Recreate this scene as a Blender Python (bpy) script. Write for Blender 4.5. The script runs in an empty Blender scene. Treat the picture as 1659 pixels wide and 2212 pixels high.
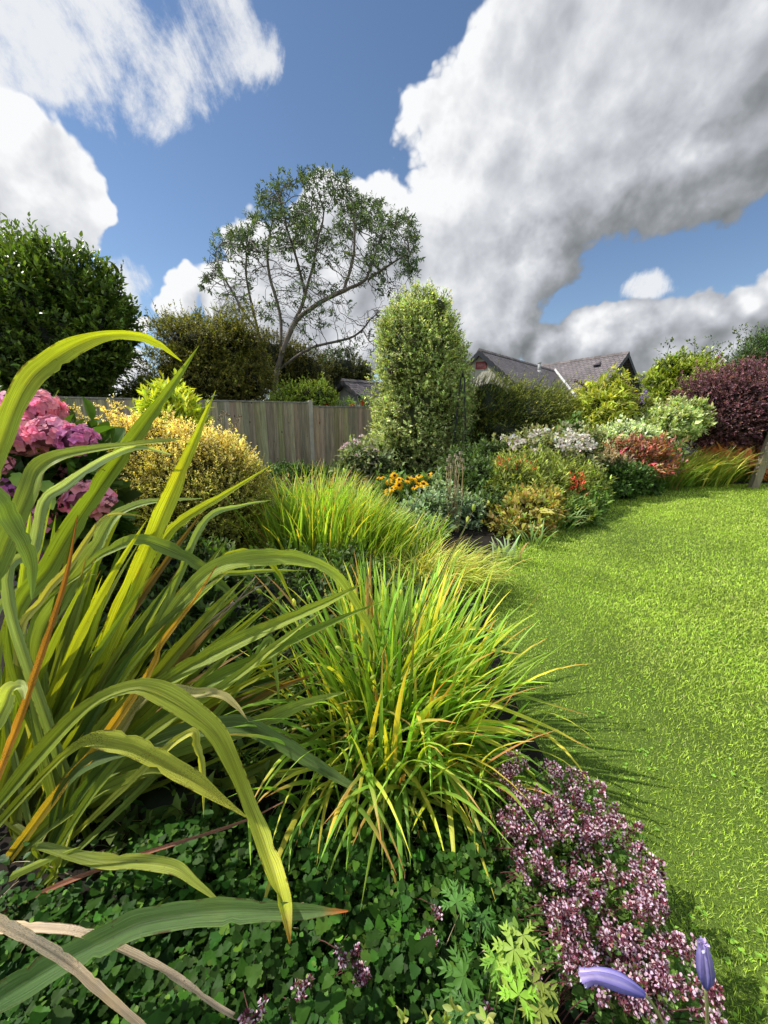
import bpy, math, random
import numpy as np
from math import sin, cos, radians, pi

random.seed(11)
rng = np.random.default_rng(7)
sc = bpy.context.scene
COL = sc.collection

# ------------------------------------------------------------------ camera
CAMH = 1.45
TH = radians(13.3)
F, CX, CY = 831.0, 829.5, 1106.0
CAM = np.array([0.0, 0.0, CAMH])
cd = bpy.data.cameras.new('camera')
cd.sensor_fit = 'VERTICAL'
cd.sensor_height = 24.0
cd.lens = F / 2212.0 * 24.0
cd.clip_start = 0.02
cd.clip_end = 2000
cam = bpy.data.objects.new('camera', cd)
cam.location = CAM
cam.rotation_euler = (pi / 2 - TH, 0, 0)
COL.objects.link(cam)
sc.camera = cam

def ray(px, py):
    u = (px - CX) / F
    v = (CY - py) / F
    return np.array([u, cos(TH) + v * sin(TH), -sin(TH) + v * cos(TH)])

def at(px, py, Y):
    r = ray(px, py)
    return CAM + r * (Y / r[1])

def gnd(px, py, z=0.0):
    r = ray(px, py)
    return CAM + r * ((z - CAMH) / r[2])

def pxm(px, py, Y):
    """metres per survey unit at that place"""
    r = ray(px, py)
    return (Y / r[1]) / F

# ------------------------------------------------------------------ helpers
def nrm(a):
    a = np.asarray(a, float)
    return a / np.maximum(np.linalg.norm(a, axis=-1, keepdims=True), 1e-9)

def tag(o, label=None, cat=None, group=None, kind=None):
    if label: o['label'] = label
    if cat: o['category'] = cat
    if group: o['group'] = group
    if kind: o['kind'] = kind
    return o

def thing(name, label, cat, loc=(0, 0, 0), rotz=0.0, group=None):
    o = bpy.data.objects.new(name, None)
    o.empty_display_size = 0.1
    COL.objects.link(o)
    o.location = loc
    o.rotation_euler = (0, 0, rotz)
    return tag(o, label, cat, group)

def dup(root, loc, rotz=0.0, label=None, scale=1.0):
    r = root.copy()
    COL.objects.link(r)
    r.location = loc
    r.rotation_euler = (0, 0, rotz)
    r.scale = (scale,) * 3
    if label: r['label'] = label
    for ch in list(root.children):
        c = ch.copy(); COL.objects.link(c); c.parent = r
        for g in list(ch.children):
            d = g.copy(); COL.objects.link(d); d.parent = c
    return r

class MB:
    def __init__(self):
        self.v = []; self.f = []; self.c = []; self.u = []; self.n = 0
    def add(self, V, faces, col, uv=None):
        V = np.asarray(V, float).reshape(-1, 3)
        n = len(V)
        c = np.asarray(col, float)
        if c.ndim == 1: c = np.tile(c, (n, 1))
        for fa in faces:
            fa = np.asarray(fa, np.int64)
            if fa.size: self.f.append(fa + self.n)
        self.v.append(V); self.c.append(c)
        self.u.append(np.zeros((n, 2)) if uv is None else np.asarray(uv, float))
        self.n += n
        return self
    def box(self, lo, hi, col, M=None, o=(0, 0, 0)):
        lo = np.array(lo, float); hi = np.array(hi, float)
        V = np.array([[x, y, z] for z in (lo[2], hi[2]) for y in (lo[1], hi[1]) for x in (lo[0], hi[0])])
        uv = np.stack([V[:, 0] + V[:, 1], V[:, 2]], 1)
        if M is not None: V = V @ np.asarray(M).T
        V = V + np.asarray(o, float)
        self.add(V, [[[0, 2, 3, 1], [4, 5, 7, 6], [0, 1, 5, 4], [2, 6, 7, 3], [0, 4, 6, 2], [1, 3, 7, 5]]], col, uv)
        return self
    def tube(self, pts, rad, col, sides=5, cap=True):
        P = np.asarray(pts, float); n = len(P)
        r = np.broadcast_to(np.asarray(rad, float), (n,))
        T = nrm(np.gradient(P, axis=0))
        a = np.array([0, 0, 1.0]) if abs(T[0][2]) < 0.9 else np.array([1.0, 0, 0])
        A = np.zeros((n, 3))
        cur = nrm(np.cross(T[0], a))
        for i in range(n):
            cur = nrm(cur - T[i] * np.dot(cur, T[i])); A[i] = cur
        B = np.cross(T, A)
        th = np.arange(sides) * 2 * pi / sides
        V = P[:, None] + r[:, None, None] * (A[:, None] * np.cos(th)[None, :, None] + B[:, None] * np.sin(th)[None, :, None])
        i = np.arange(n - 1)[:, None] * sides; j = np.arange(sides)[None]; k = (j + 1) % sides
        q = np.stack([i + j, i + k, i + sides + k, i + sides + j], -1).reshape(-1, 4)
        fs = [q]
        if cap: fs.append(np.array([list(range(sides))[::-1], list(range((n - 1) * sides, n * sides))]))
        c = np.asarray(col, float)
        if c.ndim == 2: c = np.repeat(c, sides, 0)
        uv = np.stack([np.tile(th, n), np.repeat(np.arange(n), sides)], 1)
        self.add(V.reshape(-1, 3), fs, c, uv)
        return self
    def build(self, name, mat, parent=None, smooth=True, origin=None):
        V = np.concatenate(self.v); C = np.concatenate(self.c); U = np.concatenate(self.u)
        if parent is not None and origin is None:
            # parts are stored relative to their thing
            m = parent; off = np.zeros(3)
            while m is not None:
                off += np.array(m.location); m = m.parent
            V = V - off
        elif origin is not None:
            V = V - np.asarray(origin)
        me = bpy.data.meshes.new(name)
        lv = np.concatenate([f.ravel() for f in self.f])
        lt = np.concatenate([np.full(len(f), f.shape[1]) for f in self.f])
        ls = np.concatenate([[0], np.cumsum(lt)[:-1]])
        me.vertices.add(len(V)); me.vertices.foreach_set('co', V.ravel())
        me.loops.add(len(lv)); me.loops.foreach_set('vertex_index', lv.astype(np.int32))
        me.polygons.add(len(lt)); me.polygons.foreach_set('loop_start', ls.astype(np.int32))
        try: me.polygons.foreach_set('loop_total', lt.astype(np.int32))
        except Exception: pass
        me.polygons.foreach_set('use_smooth', np.full(len(lt), smooth))
        ca = me.color_attributes.new('Col', 'FLOAT_COLOR', 'POINT')
        ca.data.foreach_set('color', np.concatenate([np.clip(C, 0, 4), np.ones((len(C), 1))], 1).ravel())
        ul = me.uv_layers.new(name='UVMap')
        ul.data.foreach_set('uv', U[lv].ravel())
        me.update(calc_edges=True)
        me.validate()
        me.materials.append(mat)
        o = bpy.data.objects.new(name, me)
        COL.objects.link(o)
        if parent is not None: o.parent = parent
        elif origin is not None: o.location = origin
        return o

# ------------------------------------------------------------------ node helpers
class NT:
    def __init__(self, nt): self.nt = nt
    def n(self, t, **kw):
        x = self.nt.nodes.new(t)
        for k, v in kw.items():
            if k.startswith('i_'):
                x.inputs[k[2:].replace('_', ' ')].default_value = v
            else: setattr(x, k, v)
        return x
    def l(self, a, b): self.nt.links.new(a, b)
    def val(self, s, i):
        if isinstance(i, (int, float)): s.default_value = i
        elif isinstance(i, (tuple, list)): s.default_value = i
        else: self.l(i, s)
    def math(self, op, a, b=0.0, c=0.0, clamp=False):
        x = self.nt.nodes.new('ShaderNodeMath'); x.operation = op; x.use_clamp = clamp
        self.val(x.inputs[0], a); self.val(x.inputs[1], b); self.val(x.inputs[2], c)
        return x.outputs[0]
    def vmath(self, op, a, b=(0, 0, 0), s=None):
        x = self.nt.nodes.new('ShaderNodeVectorMath'); x.operation = op
        self.val(x.inputs[0], a); self.val(x.inputs[1], b)
        if s is not None: self.val(x.inputs['Scale'], s)
        return x.outputs['Value'] if op in ('DISTANCE', 'LENGTH', 'DOT_PRODUCT') else x.outputs['Vector']
    def noise(self, vec, scale, detail=4.0, rough=0.55, color=False, dist=0.0):
        x = self.nt.nodes.new('ShaderNodeTexNoise')
        x.inputs['Scale'].default_value = scale; x.inputs['Detail'].default_value = detail
        x.inputs['Roughness'].default_value = rough; x.inputs['Distortion'].default_value = dist
        if vec is not None: self.l(vec, x.inputs['Vector'])
        return x.outputs['Color' if color else 'Fac']
    def mix(self, fac, a, b, mode='MIX'):
        x = self.nt.nodes.new('ShaderNodeMix'); x.data_type = 'RGBA'; x.blend_type = mode
        self.val(x.inputs['Factor'], fac)
        self.val(x.inputs[6], a if not (isinstance(a, tuple) and len(a) == 3) else a + (1,))
        self.val(x.inputs[7], b if not (isinstance(b, tuple) and len(b) == 3) else b + (1,))
        return x.outputs[2]
    def remap(self, v, a, b, c=0.0, d=1.0, smooth=False):
        x = self.nt.nodes.new('ShaderNodeMapRange'); x.clamp = True
        if smooth: x.interpolation_type = 'SMOOTHSTEP'
        self.val(x.inputs[0], v); self.val(x.inputs[1], a); self.val(x.inputs[2], b)
        self.val(x.inputs[3], c); self.val(x.inputs[4], d)
        return x.outputs[0]

def new_mat(name):
    m = bpy.data.materials.new(name); m.use_nodes = True
    m.node_tree.nodes.clear()
    return m, NT(m.node_tree)

# ------------------------------------------------------------------ sun and sky
SUN_EL, SUN_AZ = radians(51), radians(-80)       # azimuth from +Y, negative = left
SUND = np.array([sin(SUN_AZ) * cos(SUN_EL), cos(SUN_AZ) * cos(SUN_EL), sin(SUN_EL)])
sl = bpy.data.lights.new('sun', 'SUN'); sl.energy = 5.0; sl.angle = radians(0.6); sl.color = (1.0, 0.95, 0.86)
so = bpy.data.objects.new('sun', sl); COL.objects.link(so)
from mathutils import Vector
so.rotation_euler = Vector(SUND).to_track_quat('Z', 'Y').to_euler()
so.location = (-8, 4, 12)

W = bpy.data.worlds.new('World'); sc.world = W; W.use_nodes = True
W.node_tree.nodes.clear()
w = NT(W.node_tree)
out = w.n('ShaderNodeOutputWorld'); bg = w.n('ShaderNodeBackground')
sky = w.n('ShaderNodeTexSky'); sky.sky_type = 'NISHITA'; sky.sun_disc = False
sky.sun_elevation = SUN_EL; sky.sun_rotation = SUN_AZ
sky.air_density = 1.0; sky.dust_density = 0.05; sky.ozone_density = 3.0

def cloud_group():
    g = bpy.data.node_groups.new('cloud_density', 'ShaderNodeTree')
    g.interface.new_socket('Vector', in_out='INPUT', socket_type='NodeSocketVector')
    g.interface.new_socket('Dense', in_out='OUTPUT', socket_type='NodeSocketFloat')
    g.interface.new_socket('Wisp', in_out='OUTPUT', socket_type='NodeSocketFloat')
    k = NT(g)
    gi = k.n('NodeGroupInput'); go = k.n('NodeGroupOutput')
    vec = gi.outputs[0]
    w1 = k.vmath('SCALE', k.vmath('SUBTRACT', k.noise(vec, 2.6, 2, .5, True), (.5, .5, .5)), s=.16)
    w2 = k.vmath('SCALE', k.vmath('SUBTRACT', k.noise(vec, 9.0, 3, .55, True), (.5, .5, .5)), s=.085)
    vw = k.vmath('ADD', vec, k.vmath('ADD', w1, w2))
    def field(blobs, extra=()):
        acc = None
        L = []
        for (px, py, r) in blobs:
            c = nrm(ray(px, py)); e = nrm(ray(px + r * .7, py + r * .7))
            L.append((c, float(np.linalg.norm(c - e))))
        L += [(nrm(np.array(c)), r) for c, r in extra]
        for c, rad in L:
            d = k.vmath('DISTANCE', vw, tuple(c))
            h = k.math('MULTIPLY_ADD', d, -1.0 / rad, 1.0)
            if acc is None: acc = h
            else:
                x = k.nt.nodes.new('ShaderNodeMath'); x.operation = 'SMOOTH_MAX'
                k.l(acc, x.inputs[0]); k.l(h, x.inputs[1]); x.inputs[2].default_value = .35
                acc = x.outputs[0]
        return acc
    big = [(1130, 60, 190), (1080, 270, 215), (1020, 470, 160), (1070, 620, 125), (1290, 250, 270),
           (1330, 390, 185), (1180, 570, 120), (1560, 80, 290), (1640, 215, 195), (1490, 300, 185), (1420, -60, 280),
           (50, 300, 165), (140, 370, 130), (190, 460, 85), (80, 450, 190), (20, 560, 160), (-60, 380, 200), (70, 230, 80),
           (400, 590, 62), (500, 620, 95), (620, 640, 125), (740, 560, 120), (830, 640, 120), (930, 660, 90), (330, 692, 34),
           (300, 790, 70), (230, 820, 60), (620, 740, 95), (1010, 700, 120), (1110, 700, 95), (640, 560, 120), (720, 480, 90), (820, 520, 110), (560, 540, 90), (390, 640, 70), (760, 740, 105), (930, 750, 100), (480, 720, 60),
           (1190, 760, 70), (1290, 735, 75), (1390, 740, 85), (1490, 705, 75), (1590, 655, 62), (1665, 605, 55),
           (1560, 740, 80), (1660, 720, 70), (1440, 790, 90), (-150, 760, 110)]
    wis = [(40, 60, 250), (230, 110, 220), (350, 180, 150), (440, 60, 170), (355, 265, 80), (550, 100, 90),
           (130, 170, 110), (270, 610, 70), (1390, 640, 40)]
    back = [((.3, -.8, .5), .55), ((-.5, -.7, .45), .45), ((.8, -.3, .5), .42), ((-.9, -.1, .35), .3), ((.1, -.35, .93), .4), ((.95, .1, .3), .3)]  # unseen clouds behind the camera, added as fill light
    Fb = field(big, back); Fw = field(wis)
    def billow(scale, detail):
        v = k.n('ShaderNodeTexVoronoi'); v.feature = 'F1'; v.inputs['Scale'].default_value = scale
        v.inputs['Detail'].default_value = detail; v.inputs['Roughness'].default_value = .52; v.inputs['Lacunarity'].default_value = 2.3
        wv = k.vmath('ADD', vec, k.vmath('SCALE', k.vmath('SUBTRACT', k.noise(vec, 7.0, 4, .6, True), (.5, .5, .5)), s=.07))
        k.l(wv, v.inputs['Vector']); return v.outputs['Distance']
    n = k.noise(vec, 3.6, 8, .55)
    bl = billow(6.5, 3.0)
    dens = k.math('ADD', Fb, k.math('MULTIPLY_ADD', n, .6, -.28))
    dens = k.math('ADD', dens, k.math('MULTIPLY_ADD', bl, -.5, .33))
    mp = k.n('ShaderNodeMapping'); k.l(vec, mp.inputs[0])
    mp.inputs['Rotation'].default_value = (0, radians(32), 0)
    mp.inputs['Scale'].default_value = (9, 5, 3.2)
    st = k.noise(mp.outputs[0], 1.0, 11, .66, dist=.7)
    wd = k.math('ADD', k.math('MINIMUM', Fw, .45), k.math('ADD', k.math('MULTIPLY_ADD', st, 1.9, -.95), k.math('MULTIPLY_ADD', k.noise(vec, 11, 9, .68), 1.3, -.65)))
    k.l(dens, go.inputs[0]); k.l(wd, go.inputs[1])
    return g

cg = cloud_group()
tc = w.n('ShaderNodeTexCoord')
d0 = tc.outputs['Generated']
a = w.n('ShaderNodeGroup'); a.node_tree = cg; w.l(d0, a.inputs[0])
b = w.n('ShaderNodeGroup'); b.node_tree = cg
step = nrm(np.array([-.55, .1, .83])) * .042
w.l(w.vmath('ADD', d0, tuple(step)), b.inputs[0])
dense, wisp = a.outputs[0], a.outputs[1]
b2 = w.n('ShaderNodeGroup'); b2.node_tree = cg
w.l(w.vmath('ADD', d0, tuple(nrm(np.array([-.6, .05, .8])) * .3)), b2.inputs[0])
diff = w.math('SUBTRACT', dense, b.outputs[0])
dif2 = w.math('SUBTRACT', dense, b2.outputs[0])
lit = w.math('MULTIPLY_ADD', diff, .75, .72)
lit = w.math('ADD', lit, w.remap(dif2, -.6, .45, -.52, .12))
lit = w.math('SUBTRACT', lit, w.remap(dense, .1, .7, 0, .23))
lit = w.math('ADD', lit, w.math('MULTIPLY_ADD', w.noise(d0, 5.0, 7, .62), .72, -.36), clamp=True)
ccol = w.n('ShaderNodeValToRGB')
cr = ccol.color_ramp
cr.elements[0].position = 0.0; cr.elements[0].color = (.20, .215, .225, 1)
cr.elements[1].position = 1.0; cr.elements[1].color = (.96, .97, .98, 1)
e = cr.elements.new(.25); e.color = (.30, .32, .34, 1)
e = cr.elements.new(.5); e.color = (.47, .49, .53, 1)
e = cr.elements.new(.75); e.color = (.68, .70, .74, 1)
w.l(lit, ccol.inputs[0])
mask = w.remap(dense, .0, .13, smooth=True)
wmask = w.remap(wisp, .0, .6, 0, .95, smooth=True)
skyc = w.vmath('SCALE', sky.outputs[0], s=.122)
skyc = w.vmath('MULTIPLY', skyc, (1.12, 1.07, 1.04))
hs = w.n('ShaderNodeHueSaturation'); hs.inputs['Saturation'].default_value = 1.04
w.l(skyc, hs.inputs['Color'])
c1 = w.mix(wmask, hs.outputs[0], (.86, .88, .91))
c2 = w.mix(mask, c1, ccol.outputs[0])
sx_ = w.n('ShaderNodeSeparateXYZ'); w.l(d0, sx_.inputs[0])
c2 = w.vmath('SCALE', c2, s=w.remap(sx_.outputs[1], .15, -.35, 1.0, 1.35, smooth=True))  # sky behind the camera brightened as added fill
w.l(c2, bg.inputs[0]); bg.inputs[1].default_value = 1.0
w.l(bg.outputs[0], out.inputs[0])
W.cycles.sampling_method = 'MANUAL'
W.cycles.sample_map_resolution = 512

sc.view_settings.view_transform = 'Standard'
sc.view_settings.look = 'None'
sc.view_settings.exposure = 0
sc.view_settings.gamma = 1
sc.render.engine = 'CYCLES'
cy = sc.cycles
cy.adaptive_threshold = .03
cy.max_bounces = 5; cy.diffuse_bounces = 2; cy.glossy_bounces = 2; cy.transmission_bounces = 4
cy.transparent_max_bounces = 6; cy.caustics_reflective = False; cy.caustics_refractive = False
cy.use_denoising = True
cy.sample_clamp_indirect = 4.0
# ------------------------------------------------------------------ materials
LEAF_GAIN = 2.3
def leaf_mat(name, rough=.5, transl=.35, spec=.35, vein=0.0, nscale=9.0, tboost=(1.25, 1.3, .55), spots=0.0, gain=None):
    m, k = new_mat(name)
    o = k.n('ShaderNodeOutputMaterial'); p = k.n('ShaderNodeBsdfPrincipled'); t = k.n('ShaderNodeBsdfTranslucent')
    mx = k.n('ShaderNodeMixShader')
    at_ = k.n('ShaderNodeAttribute'); at_.attribute_name = 'Col'
    tc = k.n('ShaderNodeTexCoord')
    nz = k.noise(tc.outputs['Object'], nscale, 3)
    g_ = gain if gain else LEAF_GAIN
    c = k.mix(1.0, at_.outputs['Color'], k.remap(nz, .25, .75, .78 * g_, 1.2 * g_), 'MULTIPLY')
    if vein > 0:
        mp = k.n('ShaderNodeMapping'); k.l(tc.outputs['UV'], mp.inputs[0])
        mp.inputs['Scale'].default_value = (24, .5, 1)
        vn = k.noise(mp.outputs[0], 1.0, 5, .7)
        c = k.mix(1.0, c, k.remap(vn, .3, .7, 1 - vein, 1 + vein), 'MULTIPLY')
        # pale margins and mid rib
        sx = k.n('ShaderNodeSeparateXYZ'); k.l(tc.outputs['UV'], sx.inputs[0])
        ab = k.math('ABSOLUTE', k.math('SUBTRACT', sx.outputs[0], .5))
        rib = k.remap(ab, 0, .035, 1, 0)
        c = k.mix(k.math('MULTIPLY', rib, .45), c, k.mix(1.0, c, (1.9, 1.75, 1.5), 'MULTIPLY'))
        lay = k.remap(ab, .02, .16, .72, 1.0)  # darker beside the fold: crease shade put into the colour
        c = k.mix(1.0, c, lay, 'MULTIPLY')
        edge = k.remap(ab, .40, .5, 0, .4)
        c = k.mix(edge, c, k.mix(1.0, c, (1.5, 1.4, .9), 'MULTIPLY'))
        bl = k.noise(tc.outputs['Object'], 5, 4)
        c = k.mix(k.remap(bl, .55, .8, 0, .5), c, k.mix(1.0, c, (1.5, 1.15, .6), 'MULTIPLY'))
        # browned nibbled margins, dark flecks and pale scuffs of age
        en = k.noise(tc.outputs['Object'], 16, 5, .7)
        c = k.mix(k.math('MULTIPLY', k.remap(ab, .40, .47), k.remap(en, .52, .6, 0, .85)), c, (.10, .05, .018))
        fk = k.noise(tc.outputs['Object'], 85, 3, .6); fa = k.noise(tc.outputs['Object'], 3.5, 2)
        c = k.mix(k.math('MULTIPLY', k.remap(fk, .68, .73), k.remap(fa, .48, .62, 0, .8)), c, (.07, .04, .015))
        mp3 = k.n('ShaderNodeMapping'); k.l(tc.outputs['UV'], mp3.inputs[0]); mp3.inputs['Scale'].default_value = (60, .8, 1)
        f2 = k.noise(mp3.outputs[0], 1.0, 3, .6)
        c = k.mix(1.0, c, k.remap(f2, .35, .65, .86, 1.14), 'MULTIPLY')
        sc2 = k.noise(tc.outputs['Object'], 22, 6, .75)
        c = k.mix(k.remap(sc2, .62, .75, 0, .35), c, (.38, .37, .2))
        bp = k.n('ShaderNodeBump'); bp.inputs['Strength'].default_value = .5; bp.inputs['Distance'].default_value = .004
        k.l(vn, bp.inputs['Height']); k.l(bp.outputs[0], p.inputs['Normal'])
    if spots > 0:
        mp2 = k.n('ShaderNodeMapping'); k.l(tc.outputs['UV'], mp2.inputs[0]); mp2.inputs['Scale'].default_value = (14, 10, 1)
        vo = k.noise(mp2.outputs[0], 2.2, 4, .7)
        ar = k.noise(tc.outputs['Object'], 7, 2)
        sp = k.math('MULTIPLY', k.remap(vo, .53, .58), k.remap(ar, .44, .6))
        c = k.mix(k.math('MULTIPLY', sp, spots), c, (.045, .02, .008))
    k.l(c, p.inputs['Base Color'])
    p.inputs['Roughness'].default_value = rough
    p.inputs['Specular IOR Level'].default_value = spec
    tcol = k.mix(1.0, c, tboost + (1,), 'MULTIPLY')
    k.l(tcol, t.inputs['Color'])
    mx.inputs[0].default_value = transl
    k.l(p.outputs[0], mx.inputs[1]); k.l(t.outputs[0], mx.inputs[2]); k.l(mx.outputs[0], o.inputs[0])
    return m

def surf_mat(name, rough=.8, scale=6.0, var=.3, bump=.3, bscale=40, stretch=(1, 1, 1), spec=.3, metal=0, extra=None):
    m, k = new_mat(name)
    o = k.n('ShaderNodeOutputMaterial'); p = k.n('ShaderNodeBsdfPrincipled')
    at_ = k.n('ShaderNodeAttribute'); at_.attribute_name = 'Col'
    tc = k.n('ShaderNodeTexCoord'); mp = k.n('ShaderNodeMapping'); k.l(tc.outputs['Object'], mp.inputs[0])
    mp.inputs['Scale'].default_value = stretch
    nz = k.noise(mp.outputs[0], scale, 6, .6)
    c = k.mix(1.0, at_.outputs['Color'], k.remap(nz, .25, .75, 1 - var, 1 + var), 'MULTIPLY')
    if extra: c = extra(k, tc, c)
    k.l(c, p.inputs['Base Color'])
    bn = k.noise(mp.outputs[0], bscale, 4, .6)
    bp = k.n('ShaderNodeBump'); bp.inputs['Strength'].default_value = bump; bp.inputs['Distance'].default_value = .01
    k.l(bn, bp.inputs['Height']); k.l(bp.outputs[0], p.inputs['Normal'])
    p.inputs['Roughness'].default_value = rough; p.inputs['Specular IOR Level'].default_value = spec
    p.inputs['Metallic'].default_value = metal
    k.l(p.outputs[0], o.inputs[0])
    return m

M = {}
M['leaf'] = leaf_mat('leaf_foliage', .5, .33, .35)
M['gloss'] = leaf_mat('glossy_foliage', .36, .25, .45)
M['cover'] = leaf_mat('ground_cover_leaf', .55, .25, .16, nscale=30, gain=1.25)
M['strap'] = leaf_mat('strap_leaf', .40, .40, .28, vein=.45, nscale=4, tboost=(1.35, 1.3, .3))
M['spot'] = leaf_mat('spotted_strap_leaf', .5, .38, .2, vein=.36, nscale=4, tboost=(1.35, 1.3, .3), spots=1.0)
M['dead'] = leaf_mat('dry_leaf', .75, .15, .15, vein=.4, nscale=14, tboost=(1.1, 1, .8), spots=.5)
M['blade'] = leaf_mat('grass_blade', .45, .42, .3, nscale=3, tboost=(1.25, 1.2, .4))
M['lawn'] = leaf_mat('lawn_blade', .5, .42, .25, nscale=1.6, tboost=(1.12, 1.1, .7))
M['petal'] = leaf_mat('flower_petal', .6, .35, .2, nscale=20, tboost=(1.1, 1.0, 1.0), gain=1.25)
M['stem'] = surf_mat('plant_stem', .7, 20, .25, .2)
M['bark'] = surf_mat('tree_bark', .85, 3.0, .45, .6, 18, (3, 3, .6))
M['soil'] = surf_mat('bed_soil', .95, 7, .5, 1.0, 30)
M['conc'] = surf_mat('concrete', .85, 5, .25, .4, 60)
M['metal'] = surf_mat('black_metal', .45, 8, .2, .1, 50, spec=.5)

def wood_extra(k, tc, c):
    mp = k.n('ShaderNodeMapping'); k.l(tc.outputs['Object'], mp.inputs[0]); mp.inputs['Scale'].default_value = (34, 34, 1.6)
    g = k.noise(mp.outputs[0], 1.0, 6, .65, dist=.6)
    c = k.mix(1.0, c, k.remap(g, .3, .7, .62, 1.25), 'MULTIPLY')
    vo = k.n('ShaderNodeTexVoronoi'); mp2 = k.n('ShaderNodeMapping'); k.l(tc.outputs['Object'], mp2.inputs[0])
    mp2.inputs['Scale'].default_value = (5, 5, 2.6); k.l(mp2.outputs[0], vo.inputs['Vector']); vo.inputs['Scale'].default_value = 1.0
    kn = k.remap(vo.outputs['Distance'], .05, .10, .9, 0)
    c = k.mix(kn, c, (.035, .028, .02))
    gr = k.noise(tc.outputs['Object'], 1.3, 4)
    c = k.mix(k.remap(gr, .5, .75, 0, .3), c, (.16, .15, .08))
    return c
M['wood'] = surf_mat('weathered_board', .85, 2.0, .3, .5, 30, (6, 6, .5), extra=wood_extra)

def slate_mat(name, tint):
    m, k = new_mat(name)
    o = k.n('ShaderNodeOutputMaterial'); p = k.n('ShaderNodeBsdfPrincipled')
    tc = k.n('ShaderNodeTexCoord'); br = k.n('ShaderNodeTexBrick')
    k.l(tc.outputs['UV'], br.inputs['Vector'])
    br.inputs['Scale'].default_value = 1.0
    br.inputs['Brick Width'].default_value = .30; br.inputs['Row Height'].default_value = .19
    br.inputs['Mortar Size'].default_value = .016; br.inputs['Mortar Smooth'].default_value = .3
    br.inputs['Color1'].default_value = tint + (1,)
    br.inputs['Color2'].default_value = tuple(x * .72 for x in tint) + (1,)
    br.inputs['Mortar'].default_value = (.025, .024, .026, 1)
    br.inputs['Bias'].default_value = .1
    n = k.noise(tc.outputs['Object'], 1.1, 6, .65)
    c = k.mix(1.0, br.outputs['Color'], k.remap(n, .3, .7, .7, 1.25), 'MULTIPLY')
    li = k.noise(tc.outputs['Object'], 4.5, 6, .7)
    c = k.mix(k.remap(li, .55, .72, 0, .6), c, (.27, .25, .17))
    k.l(c, p.inputs['Base Color']); p.inputs['Roughness'].default_value = .75
    bp = k.n('ShaderNodeBump'); bp.inputs['Strength'].default_value = .8; bp.inputs['Distance'].default_value = .02
    k.l(br.outputs['Fac'], bp.inputs['Height']); bp.invert = True
    k.l(bp.outputs[0], p.inputs['Normal']); k.l(p.outputs[0], o.inputs[0])
    return m
M['slate'] = slate_mat('roof_slate', (.22, .185, .19))
M['render'] = surf_mat('rendered_wall', .9, 2.0, .15, .3, 70)
M['paint'] = surf_mat('painted_timber', .5, 4, .12, .1, 40, spec=.4)

# ------------------------------------------------------------------ scatter tools
def arr(x): return np.asarray(x, float)
T_DIAMOND = (arr([[0, 0, 0], [-.5, .42, .06], [0, 1, -.06], [.5, .42, .06]]), [[[0, 3, 2], [0, 2, 1]]])
T_OVAL = (arr([[0, 0, 0], [-.36, .22, .05], [-.5, .5, .07], [-.3, .8, .02], [0, 1, -.09],
               [.3, .8, .02], [.5, .5, .07], [.36, .22, .05], [0, .5, -.02]]),
          [[[0, 8, 1], [1, 8, 2], [2, 8, 3], [3, 8, 4], [4, 8, 5], [5, 8, 6], [6, 8, 7], [7, 8, 0]]])
T_LANCE = (arr([[0, 0, 0], [-.5, .3, .05], [-.34, .66, .02], [0, 1, -.14], [.34, .66, .02], [.5, .3, .05], [0, .45, 0]]),
           [[[0, 6, 1], [1, 6, 2], [2, 6, 3], [3, 6, 4], [4, 6, 5], [5, 6, 0]]])
T_PETAL = (arr([[0, 0, 0], [-.42, .4, .08], [-.4, .8, .12], [0, 1, .06], [.4, .8, .12], [.42, .4, .08], [0, .55, .0]]),
           [[[0, 6, 1], [1, 6, 2], [2, 6, 3], [3, 6, 4], [4, 6, 5], [5, 6, 0]]])
def lobed():
    pts = [[0, 0, 0]]
    n = 31
    for i in range(n):
        a = radians(-120 + 240 * i / (n - 1))
        r = .50 * (1 + .17 * cos(a * 3.0) + .07 * cos(a * 12))
        pts.append([r * sin(a), .38 + r * cos(a), .05 * cos(a * 3.1) + .05 * abs(sin(a))])
    pts.append([0, .45, -.03])
    c = len(pts) - 1
    f = [[i, c, i + 1] for i in range(n + 1 - 1)] + [[n, c, 0]]
    V = arr(pts); V[:, 1] -= 0; return V, [np.array(f)]
T_LOBE = lobed()

def frames(D, N):
    Y = nrm(D); X = np.cross(Y, N); X = nrm(X + 1e-6); Z = np.cross(X, Y)
    return X, Y, Z

def put(mb, tpl, P, D, N, ln, wd, col):
    """many leaves: positions P, directions D, normals N, lengths, widths, colours"""
    V, Fc = tpl
    n = len(P)
    if n == 0: return
    ln = np.broadcast_to(arr(ln), (n,)); wd = np.broadcast_to(arr(wd), (n,))
    X, Y, Z = frames(D, N)
    pts = P[:, None] + V[None, :, 0, None] * (X * wd[:, None])[:, None] + V[None, :, 1, None] * (Y * ln[:, None])[:, None] \
        + V[None, :, 2, None] * (Z * ln[:, None])[:, None]
    nv = len(V)
    col = arr(col)
    if col.ndim == 1: col = np.tile(col, (n, 1))
    fs = [(np.asarray(f)[None] + (np.arange(n) * nv)[:, None, None]).reshape(-1, np.asarray(f).shape[1]) for f in Fc]
    uv = np.tile(np.stack([V[:, 0] + .5, V[:, 1]], 1), (n, 1))
    mb.add(pts.reshape(-1, 3), fs, np.repeat(col, nv, 0), uv)

def rdir(n):
    return nrm(rng.normal(size=(n, 3)))

def cvar(base, n, v=.2, hue=.08):
    b = arr(base)
    if b.ndim == 1: b = np.tile(b, (n, 1))
    s = np.exp(rng.normal(0, v, (n, 1)))
    h = 1 + rng.normal(0, hue, (n, 3))
    return np.clip(b * s * h, .002, 1)

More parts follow.
